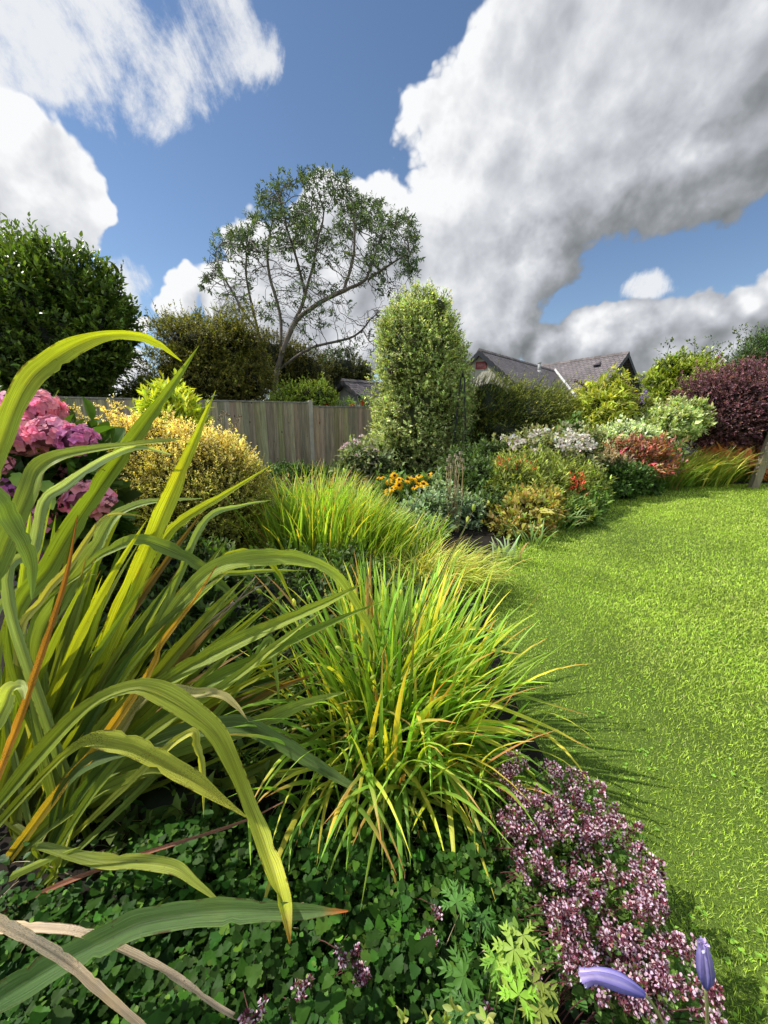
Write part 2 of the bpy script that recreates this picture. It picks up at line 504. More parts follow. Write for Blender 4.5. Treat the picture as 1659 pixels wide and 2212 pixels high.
def sprigs(mb, P, D, L, k, ll, lw, c0, c1, tpl=T_DIAMOND, spread=1.0, droop=0.0, up=.4, smb=None, srad=.004, scol=(.08, .06, .03), v=.22, hue=.07, lj=.25, zg=None):
    n = len(P)
    if n == 0: return
    L = np.broadcast_to(arr(L), (n,))
    D = nrm(D)
    a = nrm(np.cross(D, rdir(n))); b = np.cross(D, a)
    t = (np.arange(k)[None] + .4 + rng.uniform(-.3, .3, (n, k))) / k
    ph = np.arange(k)[None] * 2.4 + rng.uniform(0, 6.28, (n, 1)) + rng.normal(0, .3, (n, k))
    pos = P[:, None] + D[:, None] * (L[:, None] * t)[..., None]
    pos[..., 2] -= droop * (L[:, None] * t ** 2)
    ang = spread * (1.05 - .55 * t) + rng.normal(0, .15, (n, k))
    R = a[:, None] * np.cos(ph)[..., None] + b[:, None] * np.sin(ph)[..., None]
    d = D[:, None] * np.cos(ang)[..., None] + R * np.sin(ang)[..., None]
    d[..., 2] -= droop * .8
    N = nrm(D[:, None] * .7 + np.array([0, 0, up]) + rng.normal(0, .35, (n, k, 3)) + SUND * .2)
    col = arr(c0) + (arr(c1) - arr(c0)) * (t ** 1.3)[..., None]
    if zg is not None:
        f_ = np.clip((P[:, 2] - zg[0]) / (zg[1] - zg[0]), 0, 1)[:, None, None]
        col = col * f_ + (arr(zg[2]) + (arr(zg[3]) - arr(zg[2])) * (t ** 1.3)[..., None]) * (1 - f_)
    sv = np.exp(rng.normal(0, v * .6, (n, 1, 1)))
    col = cvar((col * sv).reshape(-1, 3), n * k, v * .8, hue)
    sc_ = np.exp(rng.normal(0, lj, n * k)) * (1.05 - .35 * t.reshape(-1))
    put(mb, tpl, pos.reshape(-1, 3), d.reshape(-1, 3), N.reshape(-1, 3), ll * sc_, lw * sc_, col)
    if smb is not None:
        # thin three-sided twigs
        q = P + D * L[:, None] - np.array([0, 0, 1]) * (droop * L)[:, None]
        th = np.arange(3) * 2.094
        ring = a[:, None] * np.cos(th)[None, :, None] + b[:, None] * np.sin(th)[None, :, None]
        V = np.concatenate([P[:, None] + ring * srad, q[:, None] + ring * srad * .3], 1)
        f = np.array([[0, 1, 4, 3], [1, 2, 5, 4], [2, 0, 3, 5]])
        fs = (f[None] + (np.arange(n) * 6)[:, None, None]).reshape(-1, 4)
        smb.add(V.reshape(-1, 3), [fs], scol)

class Lump:
    def __init__(self, seed, freq=2.2, amp=.18):
        r = np.random.default_rng(seed)
        self.k = r.normal(0, freq, (9, 3)); self.p = r.uniform(0, 6.28, 9); self.a = amp
    def __call__(self, d):
        return 1 + self.a * np.sin(d @ self.k.T + self.p).mean(-1) * 2.4

def shell(blobs, n, depth=.25, seed=1, amp=.18, freq=2.2, keep_back=.45, zmin=.02, inside=.8):
    """points and outward normals near the lumpy surface of a union of ellipsoids (cx,cy,cz,rx,ry,rz)"""
    B = arr(blobs); lump = [Lump(seed * 31 + i, freq, amp) for i in range(len(B))]
    area = (B[:, 3] * B[:, 4] * B[:, 5]) ** (2 / 3)
    Ps, Ns = [], []; got = 0; it = 0
    while got < n and it < 12:
        it += 1
        m = int((n - got) * 2.2) + 50
        i = rng.choice(len(B), m, p=area / area.sum())
        d = rdir(m)
        f = np.ones(m)
        for j in range(len(B)):
            q = i == j
            f[q] = lump[j](d[q])
        f *= 1 - depth * rng.random(m) ** 1.8
        P = B[i, :3] + B[i, 3:] * d * f[:, None]
        N = nrm(d / B[i, 3:])
        ok = P[:, 2] > zmin
        for j in range(len(B)):
            e = np.linalg.norm((P - B[j, :3]) / B[j, 3:], axis=1)
            ok &= ~((i != j) & (e < inside))
        fc = np.einsum('ij,ij->i', N, nrm(CAM - P))
        ok &= (fc > -.25) | (rng.random(m) < keep_back)
        Ps.append(P[ok]); Ns.append(N[ok]); got += ok.sum()
    return np.concatenate(Ps)[:n], np.concatenate(Ns)[:n]

def core(mb, blobs, sc_, col, seed=1, amp=.18, freq=2.2):  # added dark lump inside the leaves, stands for the shaded interior
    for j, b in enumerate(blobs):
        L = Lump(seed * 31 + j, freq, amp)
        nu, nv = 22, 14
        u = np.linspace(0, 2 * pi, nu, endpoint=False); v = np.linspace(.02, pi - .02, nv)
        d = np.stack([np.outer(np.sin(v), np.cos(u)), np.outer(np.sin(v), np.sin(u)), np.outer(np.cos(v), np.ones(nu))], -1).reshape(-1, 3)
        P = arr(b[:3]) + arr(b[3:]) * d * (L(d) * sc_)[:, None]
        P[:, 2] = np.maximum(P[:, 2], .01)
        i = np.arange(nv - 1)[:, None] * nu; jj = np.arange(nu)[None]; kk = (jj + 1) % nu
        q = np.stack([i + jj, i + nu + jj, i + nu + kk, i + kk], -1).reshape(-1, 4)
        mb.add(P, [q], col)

def blades(mb, base, az, el, ln, wd, bend, c0, c1, seg=5, fold=.25, tipdry=None, twist=.3, mid=True):
    """arching ribbons. base (n,3); az heading, el start elevation, bend = total drop of elevation (rad)"""
    n = len(base)
    az, el, ln, wd, bend = [np.broadcast_to(arr(x), (n,)) for x in (az, el, ln, wd, bend)]
    t = np.linspace(0, 1, seg + 1)
    e = el[:, None] - bend[:, None] * (t ** 1.6)[None]
    h = np.stack([np.cos(az), np.sin(az), np.zeros(n)], 1)
    side0 = np.stack([-np.sin(az), np.cos(az), np.zeros(n)], 1)
    T = h[:, None] * np.cos(e)[..., None]; T[..., 2] = np.sin(e)
    st = T[:, :-1] * (ln / seg)[:, None, None]
    P = np.concatenate([np.zeros((n, 1, 3)), np.cumsum(st, 1)], 1) + base[:, None]
    N = np.cross(np.broadcast_to(side0[:, None], T.shape), T)
    tw = (rng.normal(0, twist, (n, 1)) + rng.normal(0, twist, (n, 1)) * t[None])
    S = side0[:, None] * np.cos(tw)[..., None] + N * np.sin(tw)[..., None]
    N2 = np.cross(S, T)
    wprof = np.minimum(1, .55 + 1.6 * t) * np.clip(1.0 - t ** 3.2, .03, 1)
    wv = wd[:, None] * wprof[None] * .5
    cols = arr(c0); cols = np.tile(cols, (n, 1)) if cols.ndim == 1 else cols
    cole = arr(c1); cole = np.tile(cole, (n, 1)) if cole.ndim == 1 else cole
    cc = cols[:, None] + (cole - cols)[:, None] * (t ** 1.2)[None, :, None]
    if tipdry is not None:
        m = (rng.random(n) < tipdry[0])[:, None] * np.clip((t - .72) / .28, 0, 1)[None]
        cc = cc * (1 - m[..., None]) + arr(tipdry[1]) * m[..., None]
    if mid:
        V = np.stack([P - S * wv[..., None], P - N2 * (wv * fold)[..., None], P + S * wv[..., None]], 2)
        w_ = 3
    else:
        V = np.stack([P - S * wv[..., None], P + S * wv[..., None]], 2); w_ = 2
    r = seg + 1
    i = np.arange(seg)[:, None] * w_; j = np.arange(w_ - 1)[None]
    q = np.stack([i + j, i + j + 1, i + j + 1 + w_, i + j + w_], -1).reshape(-1, 4)
    fs = (q[None] + (np.arange(n) * r * w_)[:, None, None]).reshape(-1, 4)
    uv = np.stack(np.broadcast_arrays(np.linspace(0, 1, w_)[None, None], (t[None, :, None] * ln[:, None, None])), -1)
    mb.add(V.reshape(-1, 3), [fs], np.repeat(cc.reshape(-1, 3), w_, 0), uv.reshape(-1, 2))
    return P

def spline(pts, n):
    P = arr(pts); m = len(P)
    if m == 2: return P[0] + (P[1] - P[0]) * np.linspace(0, 1, n)[:, None]
    E = np.concatenate([[2 * P[0] - P[1]], P, [2 * P[-1] - P[-2]]])
    seg = np.linalg.norm(np.diff(P[:, :3], axis=0), axis=1) ** .5
    s = np.concatenate([[0], np.cumsum(seg)]); x = np.linspace(0, s[-1] * .99999, n)
    i = np.clip(np.searchsorted(s, x, 'right') - 1, 0, m - 2); u = ((x - s[i]) / np.maximum(seg[i], 1e-9))[:, None]
    p0, p1, p2, p3 = E[i], E[i + 1], E[i + 2], E[i + 3]
    return .5 * (2 * p1 + (p2 - p0) * u + (2 * p0 - 5 * p1 + 4 * p2 - p3) * u ** 2 + (3 * p1 - p0 - 3 * p2 + p3) * u ** 3)

def strap(mb, pts, width, c0, c1, roll=0.0, roll1=None, fold=.3, seg=26, prof='leaf', ref=None, tip=None, tipcol=None, edge=None):
    """one long leaf along 3-D points. width in metres (list along or number)"""
    seg = int(seg * 1.7)
    P = spline(pts, seg + 1); n = len(P)
    t = np.linspace(0, 1, n)
    T = nrm(np.gradient(P, axis=0))
    if ref is None: ref = nrm(CAM - P.mean(0))
    S = nrm(np.cross(T, ref))
    for i in range(1, n):
        if np.dot(S[i], S[i - 1]) < 0: S[i] = -S[i]
    N = np.cross(S, T)
    rl = roll + ((roll1 if roll1 is not None else roll) - roll) * t
    S, N = S * np.cos(rl)[:, None] + N * np.sin(rl)[:, None], N * np.cos(rl)[:, None] - S * np.sin(rl)[:, None]
    if np.ndim(width): wv = np.interp(t, np.linspace(0, 1, len(width)), width)
    else: wv = width * np.minimum(1, .5 + 1.3 * t)
    if prof == 'leaf': wv = wv * np.clip(1 - ((t - .55) / .45).clip(0) ** 1.9, .02, 1)
    wv = wv * (1 + .05 * np.sin(t * 23 + rng.uniform(0, 6)))
    wl_, wr_ = [wv * (1 + .05 * np.sin(t * rng.uniform(30, 60) + rng.uniform(0, 6)) - .28 * (rng.random(n) < .05)) for _ in range(2)]
    x = np.array([-.5, -.3, -.12, 0, .12, .3, .5]); w_ = len(x)
    z = fold * (np.abs(x) * 2) ** .8 - fold * .5
    wx_ = np.where(x[None] < 0, wl_[:, None], wr_[:, None])
    V = P[:, None] + S[:, None] * (wx_ * x[None])[..., None] - N[:, None] * 0 + N[:, None] * (wv[:, None] * .5 * z[None])[..., None]
    cc = arr(c0) + (arr(c1) - arr(c0)) * t[:, None]
    if tipcol is not None:
        m = np.clip((t - (tip or .88)) / (1 - (tip or .88)), 0, 1)[:, None]
        cc = cc * (1 - m) + arr(tipcol) * m
    i = np.arange(n - 1)[:, None] * w_; j = np.arange(w_ - 1)[None]
    q = np.stack([i + j, i + j + 1, i + j + 1 + w_, i + j + w_], -1).reshape(-1, 4)
    L = np.concatenate([[0], np.cumsum(np.linalg.norm(np.diff(P, axis=0), axis=1))])
    seed = rng.uniform(0, 50)
    uv = np.stack(np.broadcast_arrays((x + .5)[None], L[:, None] * 8 + seed), -1)
    mb.add(V.reshape(-1, 3), [q], np.repeat(cc, w_, 0), uv.reshape(-1, 2))
    return P

def shrub(name, label, cat, blobs, n, L, k, ll, lw, c0, c1, tpl=T_DIAMOND, mat='leaf', depth=.3, amp=.18, freq=2.2, spread=1.0, droop=0.0,
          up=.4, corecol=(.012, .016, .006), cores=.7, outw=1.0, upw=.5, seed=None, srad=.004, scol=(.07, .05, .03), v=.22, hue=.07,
          stems=6, group=None, jit=.45, lj=.25, keep_back=.45, bias=(0, 0, 0), zg=None, lsc=1.25, nsc=.9, stray=.07):
    seed = seed if seed is not None else random.randint(1, 9999)
    ll, lw, n, amp, lj = ll * lsc, lw * lsc, int(n * nsc), amp * 1.25, lj * 1.25
    B = arr(blobs)
    base = np.array([np.average(B[:, 0]), np.average(B[:, 1]), 0.0])
    root = thing(name, label, cat, tuple(base), group=group)
    mb = MB(); sm = MB()
    P, N = shell(blobs, n, depth, seed, amp, freq, keep_back)
    D = nrm(N * outw + np.array([0, 0, upw]) + arr(bias) + rng.normal(0, jit, P.shape))
    Ls = L * rng.uniform(.6, 1.3, len(P))
    P = P - D * (Ls * .5)[:, None]
    st_ = rng.random(len(P)) < stray
    P[st_] += D[st_] * (Ls[st_] * .55)[:, None]; D[st_] = nrm(D[st_] + np.array([0, 0, .5]))
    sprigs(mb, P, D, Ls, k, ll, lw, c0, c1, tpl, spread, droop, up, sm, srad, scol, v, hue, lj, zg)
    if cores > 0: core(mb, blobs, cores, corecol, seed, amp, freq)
    mb.build('foliage', M[mat], root)
    for i in range(stems):
        j = rng.integers(len(B))
        tgt = B[j, :3] + B[j, 3:] * rdir(1)[0] * .6
        b0 = base + np.array([rng.normal(0, .06), rng.normal(0, .06), -.02])
        mid = (b0 + tgt) / 2 + rng.normal(0, .05, 3)
        r0 = max(.008, .012 * B[j, 5])
        sm.tube(spline([b0, mid, tgt], 7), np.linspace(r0, r0 * .3, 7), scol)
    if sm.n: sm.build('stem', M['stem'], root)
    return root
# ------------------------------------------------------------------ ground
EDGE = arr([(.74, -3), (.76, .2), (.75, 1.0), (.68, 1.6), (.74, 2.4), (.86, 3.1), (1.06, 3.65), (1.46, 4.25), (1.95, 4.85),
            (2.5, 5.4), (3.1, 6.0), (3.9, 6.75), (4.9, 7.6), (6.1, 8.3), (7.4, 8.8), (9.0, 9.1), (12, 9.45), (16, 9.7), (24, 9.9)])
def edge_x(y): return np.interp(y, EDGE[:, 1], EDGE[:, 0])

def lawn_extra(k, tc, c):
    n = k.noise(tc.outputs['Object'], 160, 3)
    c = k.mix(k.remap(n, .4, .7, 0, .7), c, (.02, .035, .006))
    return c
M['turf'] = surf_mat('turf', .95, .8, .3, 1.0, 180, extra=lawn_extra)
mb = MB()
gx = np.concatenate([[-500, -100, -30], np.linspace(-10, 14, 49), [30, 100, 500]])
gy = np.concatenate([[-500, -60, -12], np.linspace(-4, 14, 37), [30, 100, 700]])
X, Y = np.meshgrid(gx, gy)
Z = np.where((np.abs(X) < 14) & (Y < 14) & (Y > -4), .012 * np.sin(X * 1.3 + .7) * np.sin(Y * .9), 0.0)
nx = len(gx)
i = np.arange(len(gy) - 1)[:, None] * nx; j = np.arange(nx - 1)[None]
mb.add(np.stack([X, Y, Z], -1).reshape(-1, 3), [np.stack([i + j, i + j + 1, i + j + 1 + nx, i + j + nx], -1).reshape(-1, 4)], (.15, .24, .028))
tag(mb.build('lawn_ground', M['turf']), 'flat mown green lawn ground stretching to the beds', kind='structure')

# soil of the curved bed: a low mound with a cut edge
mb = MB()
ey = np.linspace(-3, 9.88, 90); ex = edge_x(ey)
s = np.array([0, .0, .04, .15, .4, .8, 1.3, 2, 3, 4.5, 7, 12, 20, 34.0])
dirn = nrm(np.stack([-np.gradient(ey), np.gradient(ex)], 1))
tgt = np.stack([np.interp(np.arange(90), [0, 30, 60, 89], [-34, -30, -12, 26]), np.interp(np.arange(90), [0, 30, 60, 89], [-3, 16, 44, 44])], 1)
Vs = []
for si in s:
    q = si / 34.0
    p = np.stack([ex, ey], 1) * (1 - q) + tgt * q
    z = np.full(90, -.06 if (si == 0 and len(Vs) == 0) else .018 + .05 * min(1, si / .8)) + (rng.normal(0, .008, 90) if si > 0 else 0)
    Vs.append(np.concatenate([p, z[:, None]], 1))
V = np.stack(Vs)
i = np.arange(len(s) - 1)[:, None] * 90; j = np.arange(89)[None]
mb.add(V.reshape(-1, 3), [np.stack([i + j, i + j + 1, i + j + 91, i + j + 90], -1).reshape(-1, 4)], (.018, .013, .009))
tag(mb.build('flower_bed', M['soil']), 'dark soil of the curved border along the lawn', kind='structure')

# grass blades of the lawn
mb = MB()
N = 760000
r = (rng.random(N) * (16 ** .62 - .55 ** .62) + .55 ** .62) ** (1 / .62)
th = rng.uniform(radians(-18), radians(96), N)
x, y = r * np.cos(th), r * np.sin(th)
ok = (x > edge_x(y) - .01 + rng.normal(0, .012, N)) & (y < 9.8) & (x < 15)
x, y, r = x[ok], y[ok], r[ok]; n = len(x)
pn = np.sin(x * 1.7 + np.sin(y * 1.1) * 2) * np.sin(y * 1.4 + 1) * .5 + np.sin(x * 4.1 + y * 3.3) * np.sin(y * 5.2 - x * 2.1) * .35 + np.sin(x * 11 + 3 * np.sin(y * 7)) * np.sin(y * 9.3 + 2 * np.sin(x * 5)) * .35
dry = np.clip((pn - .15) * 1.1, 0, 1)[:, None] * rng.random((n, 1))
v = np.exp(rng.normal(0, .3, (n, 1)))
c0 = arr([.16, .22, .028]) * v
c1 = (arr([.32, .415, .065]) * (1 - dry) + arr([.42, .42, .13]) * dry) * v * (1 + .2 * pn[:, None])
straw = rng.random(n) < .02; c1[straw] = arr([.42, .38, .2]); c0[straw] = arr([.25, .22, .1])
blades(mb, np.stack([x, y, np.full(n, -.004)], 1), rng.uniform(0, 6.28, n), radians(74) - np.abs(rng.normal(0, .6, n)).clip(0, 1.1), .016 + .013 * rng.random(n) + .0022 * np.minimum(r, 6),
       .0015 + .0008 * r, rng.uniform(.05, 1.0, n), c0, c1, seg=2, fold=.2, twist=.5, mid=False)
print('blades', n)
# clover and other low weeds between the blades
nc = 4500
r = rng.random(nc) ** 1.2 * 4.2 + .5; th = rng.uniform(radians(-10), radians(90), nc); x, y = r * np.cos(th), r * np.sin(th)
pc = np.sin(x * 5.1 + np.sin(y * 4) * 2) * np.sin(y * 6.3 + x)
ok = (x > edge_x(y) + .01) & (pc > -.1); x, y = x[ok], y[ok]; nc = len(x)
for q in range(3):
    a = rng.uniform(0, .4, nc) + q * 2.09 + np.arange(nc) * 1.7
    d = np.stack([np.cos(a), np.sin(a), .25 + 0 * a], 1)
    put(mb, T_OVAL, np.stack([x, y, .010 + .005 * np.sin(np.arange(nc))], 1), d, np.array([0, 0, 1.0]) + rng.normal(0, .25, (nc, 3)), .010, .009, cvar([.17, .28, .04], nc, .2))
tag(mb.build('lawn_grass', M['lawn']), 'short bright green grass of the lawn with clover', 'grass', kind='stuff')

# ------------------------------------------------------------------ fence
fd = nrm(arr([.898, .44, 0])); fn = arr([fd[1], -fd[0], 0])
P0 = arr([-2.03, 10.97, 0])
fence = thing('board_fence', 'weathered grey feather-edge board fence behind the border', 'fence', tuple(P0))
FR = np.stack([fd, fn, arr([0, 0, 1])], 1)      # local x along, y out towards the garden
def fence_bay(k, top, bay):
    o = P0 + fd * (k * bay)
    mb = MB()
    nb = 20; cw = (bay - .12) / nb
    for i in range(nb):
        x0 = .06 + i * cw
        g = rng.uniform(.75, 1.2); tint = arr([.42, .35, .245]) * g * (1 + rng.normal(0, .05, 3))
        if rng.random() < .35: tint = tint * arr([.94, 1.0, .82])
        R = radians(7) + rng.normal(0, .004)
        Mx = FR @ np.array([[cos(R), -sin(R), 0], [sin(R), cos(R), 0], [0, 0, 1]])
        jit = rng.normal(0, .004)
        mb.box((0, 0, .14), (cw + .022, .014, top - .015 + jit), tint, Mx, o + fd * x0 + fn * (.005 + .001 * (i % 2)))
    mb.build('board_panel', M['wood'], fence, smooth=False)
    r = MB()
    r.box((.06, -.028, top - .012), (bay - .06, .048, top + .022), (.34, .32, .27), FR, o)
    r.build('capping_rail', M['wood'], fence, smooth=False)
    for z in (.35, top - .35):
        q = MB(); q.box((.06, -.09, z), (bay - .06, -.003, z + .08), (.2, .18, .15), FR, o); q.build('back_rail', M['wood'], fence, smooth=False)
    g = MB(); g.box((.058, -.03, -.05), (bay - .058, .02, .135), (.3, .29, .27), FR, o); g.build('gravel_board', M['conc'], fence, smooth=False)
def fence_post(k, top, bay):
    o = P0 + fd * (k * bay); mb = MB()
    mb.box((-.055, -.05, -.1), (.055, .055, top), (.5, .46, .39), FR, o)
    mb.box((-.04, -.035, top), (.04, .04, top + .02), (.5, .46, .39), FR, o)
    mb.build('concrete_post', M['conc'], fence, smooth=False)
for k in range(-5, 0): fence_bay(k, 1.94, 3.03); fence_post(k, 2.0, 3.03)
fence_post(0, 1.985, 3.03)
for k in range(0, 3): fence_bay(k, 1.845 - .04 * k, 3.03); fence_post(k + 1, 1.88 - .04 * k, 3.03)

# ------------------------------------------------------------------ houses
def slab(mb, a, b, c, d, th, col):
    """roof slab from ridge a-b to eave d-c, thickness th downwards"""
    a, b, c, d = map(arr, (a, b, c, d))
    n_ = nrm(np.cross(b - a, d - a)); n_ = n_ if n_[2] > 0 else -n_
    lo = [p - n_ * th for p in (a, b, c, d)]
    ln = np.linalg.norm(b - a); sl_ = np.linalg.norm(d - a)
    uv = [(0, sl_), (ln, sl_), (ln, 0), (0, 0)]
    V = [a, b, c, d] + lo
    f = [[0, 3, 2, 1], [4, 5, 6, 7], [0, 1, 5, 4], [1, 2, 6, 5], [2, 3, 7, 6], [3, 0, 4, 7]]
    mb.add(V, [f], col, uv + uv)

def gable(root, A, d, length, hw, zr, pitch, over=.45, wallcol=(.42, .42, .36), barge=(.03, .033, .042), eo=.35, bd=.26):
    A = arr([A[0], A[1], 0]); d = nrm(arr([d[0], d[1], 0])); n_ = arr([d[1], -d[0], 0]); tp = math.tan(radians(pitch)); z_ = arr([0, 0, 1])
    ze = zr - tp * hw
    mb = MB()
    f0 = A + d * over; f1 = A + d * (length - .2)
    zt = zr - .12
    pts = []
    for p in (f0, f1):
        pts += [p - n_ * hw, p + n_ * hw, p + n_ * hw + z_ * (zt - tp * hw), p + z_ * zt, p - n_ * hw + z_ * (zt - tp * hw)]
    mb.add(pts, [[[0, 1, 2, 3, 4], [9, 8, 7, 6, 5]], [[1, 6, 7, 2], [5, 0, 4, 9]]], wallcol)
    mb.build('wall', M['render'], root, smooth=False)
    for s in (-1, 1):
        r = MB(); e = n_ * s * (hw + eo) + z_ * (zr - tp * (hw + eo))
        a_, b_ = A + z_ * zr, A + d * length + z_ * zr
        slab(r, a_, b_, A + d * length + e, A + e, .07, (.2, .2, .2))
        r.build('roof', M['slate'], root, smooth=False)
        g = MB()
        sl2 = n_ * s - z_ * tp
        q = [A - d * .015 - z_ * .03 + z_ * zr, A - d * .015 + z_ * (zr - .03) + sl2 * (hw + eo)]
        lo = [p - z_ * bd for p in q]; bk = [p + d * .05 for p in q + lo]
        g.add(q + lo + bk, [[[0, 1, 3, 2], [4, 6, 7, 5], [0, 4, 5, 1], [2, 3, 7, 6], [0, 2, 6, 4], [1, 5, 7, 3]]], barge)
        g.build('barge_board', M['paint'], root, smooth=False)
    rt = MB(); L = length
    for i in range(int(L / .45)):
        c = A + d * (i * .45 + .0) + z_ * (zr + .012 + .02 * (i % 1))
        w_ = .13; e0, e1 = c - d * .01, c + d * .47
        V = []
        for p, up in ((e0, .035), (e1, .012)):
            V += [p - n_ * w_ - z_ * (w_ * tp - .02), p + z_ * (up + .03), p + n_ * w_ - z_ * (w_ * tp - .02)]
        rt.add(V, [[[0, 1, 4, 3], [1, 2, 5, 4]], [[0, 2, 1], [3, 4, 5]]], arr([.19, .165, .16]) * rng.uniform(.7, 1.15))
    rt.build('ridge_tile', M['conc'], root, smooth=False)
    return A, d, n_, tp

house = thing('house', 'grey slate roofed house with two gables behind the tall hedge', 'house', (10, 27, 0))
A1, d1, n1, t1 = gable(house, at(1035, 756, 21)[:2], (.66, .75), 12.6, 3.0, 5.0, 40, over=.22, wallcol=(.62, .58, .48))
A2, d2, n2, t2 = gable(house, (15.2, 25.5), (-.48, .88), 9.0, 3.5, 5.6, 45, over=.75, wallcol=(.5, .54, .5))
# lead valley between the two roofs
mb = MB(); prev = []
fn2 = -n2 if np.dot(-n2, A1 - A2) > 0 else n2
for a_ in np.linspace(0, 2.6, 6):
    Mx = np.array([n1[:2], [0, 0]]);
    # a_ = n1.(p-A1);   5.0 - t1*a_ = 5.6 - t2*(fn2.(p-A2))
    bq = (5.6 - (5.0 - t1 * a_)) / t2
    p = np.linalg.solve(np.array([n1[:2], fn2[:2]]), np.array([a_ + n1[:2] @ A1[:2], bq + fn2[:2] @ A2[:2]]))
    z = 5.0 - t1 * a_ + .05
    dr = nrm(arr([fn2[0], fn2[1], -t2])); d3 = nrm(arr([n1[0], n1[1], -t1]))
    prev.append([arr([p[0], p[1], z]) - dr * .17, arr([p[0], p[1], z]), arr([p[0], p[1], z + .0]) - d3 * .05])
V = arr(prev).reshape(-1, 3)
i = np.arange(5)[:, None] * 3; j = np.arange(2)[None]
mb.add(V, [np.stack([i + j, i + j + 1, i + j + 4, i + j + 3], -1).reshape(-1, 4)], (.62, .62, .6))
mb.build('valley_flashing', M['conc'], house)
# flue on the wing, roof vent on the main roof
def on_roof(px, py, A, n_, zr, tp):
    r = ray(px, py); k = (zr - CAMH + tp * (n_[:2] @ A[:2])) / (r[2] + tp * (n_[:2] @ r[:2]))
    return CAM + r * k
fp = on_roof(1164, 803, A1, n1, 5.0, t1)
mb = MB(); mb.tube([fp - arr([0, 0, .1]), fp + arr([0, 0, .5])], .09, (.42, .43, .43), 10); mb.tube([fp + arr([0, 0, .5]), fp + arr([0, 0, .56])], .115, (.4, .41, .41), 10)
mb.tube([fp - arr([0, 0, .12]), fp + arr([0, 0, .07])], [.19, .12], (.5, .5, .48), 10)
mb.build('flue_pipe', M['conc'], house)
vp = on_roof(1290, 792, A2, fn2, 5.6, t2)
mb = MB(); a_ = arr([d2[0], d2[1], 0]); dn = nrm(arr([fn2[0], fn2[1], -t2])); nn = nrm(np.cross(a_, dn)); nn = nn if nn[2] > 0 else -nn
mb.add([vp - a_ * .26, vp + a_ * .26, vp + a_ * .2 + nn * .16 + dn * .02, vp - a_ * .2 + nn * .16 + dn * .02, vp - dn * .5],
       [[[0, 1, 2, 3]], [[0, 3, 4], [3, 2, 4], [2, 1, 4]]], (.06, .05, .052))
mb.build('roof_vent', M['paint'], house, smooth=False)
# plaque with a raised frame and worn pale marks
w0 = A1 + d1 * .22
r = ray(1040, 789); k = (d1[:2] @ (w0[:2])) / (d1[:2] @ r[:2]); pc = CAM + r * k
pl = MB(); PS = .74; u_ = -n1 if n1[0] < 0 else n1; z_ = arr([0, 0, 1])
def pbox(u0, u1, z0, z1, y0, y1, col):
    Mx = np.stack([u_, -d1, z_], 1); pl.box((u0 * PS, y0, z0 * PS), (u1 * PS, y1, z1 * PS), col, Mx, pc)
pbox(-.36, .36, -.21, .21, 0, .03, (.36, .09, .085))
for q in ((-.4, .4, .17, .235), (-.4, .4, -.235, -.17)): pbox(*q, -.002, .055, (.27, .035, .035))
for q in ((-.40, -.345, -.172, .172), (.345, .40, -.172, .172)): pbox(*q, -.001, .052, (.27, .035, .035))
for q in range(6): pbox(-.27 + q * .092, -.225 + q * .092, -.09 + .02 * (q % 2), .08 - .03 * (q % 3), .028, .036, (.52, .3, .28))
pl.build('wall_plaque', M['paint'], house, smooth=False)

gable(thing('house', 'far grey slate roof just right of the main house gable', 'house', (24, 36, 0)), (19.7, 34), (.98, .2), 9, 3.6, 5.25, 38, over=.3, bd=.15)
gable(thing('outbuilding', 'small pale outbuilding with slate roof behind the fence', 'outbuilding', (-1.2, 17.5, 0)), at(738, 821, 17)[:2], (.725, .69), 5.5, 1.75, 3.13, 31,
      over=.3, wallcol=(.47, .46, .4), barge=(.06, .06, .065), bd=.17, eo=.25)
gable(thing('house', 'distant low roof showing over the left fence under the laurel', 'house', (-17, 26, 0)), at(150, 852, 24)[:2], (.9, .35), 9, 3, 2.9, 26, over=.3)

# cable crossing the gap between the trees
mb = MB(); p0, p1 = at(235, 822, 20), at(420, 851, 24)
q = np.linspace(0, 1, 9)[:, None]; L_ = p0 * (1 - q) + p1 * q; L_[:, 2] -= .25 * (4 * q * (1 - q))[:, 0]
mb.tube(L_, .022, (.02, .025, .035), 5)
mb.build('overhead_cable', M['metal']); tag(bpy.data.objects['overhead_cable'], 'thin dark cable slung across the sky gap behind the fence', 'cable')

# ------------------------------------------------------------------ trees behind the fence
def B(px, py, rx, ry, Y, dep=None):
    p = at(px, py, Y); s = pxm(px, py, Y)
    return (p[0], p[1], p[2], rx * s, (dep if dep else (rx + ry) / 2) * s, ry * s)

shrub('laurel_tree', 'large dark glossy laurel tree behind the fence at far left', 'tree',
      [B(105, 735, 155, 140, 11), B(30, 655, 120, 105, 11.2), B(160, 645, 90, 80, 10.9), B(95, 610, 75, 55, 11), B(208, 725, 66, 92, 10.8), B(-60, 720, 130, 190, 11), B(110, 850, 110, 70, 11)],
      4300, .55, 11, .13, .055, (.022, .042, .008), (.105, .15, .025), T_LANCE, 'gloss', .35, .16, 2.4, .95, upw=.9, jit=.35, corecol=(.008, .013, .004), cores=.66, lj=.2)
shrub('hedge', 'dark clipped hedge standing far left behind the fence', 'hedge', [B(-20, 850, 70, 40, 14), B(60, 862, 40, 24, 14)], 500, .3, 9, .07, .04, (.012, .02, .008), (.02, .03, .01), stems=2)

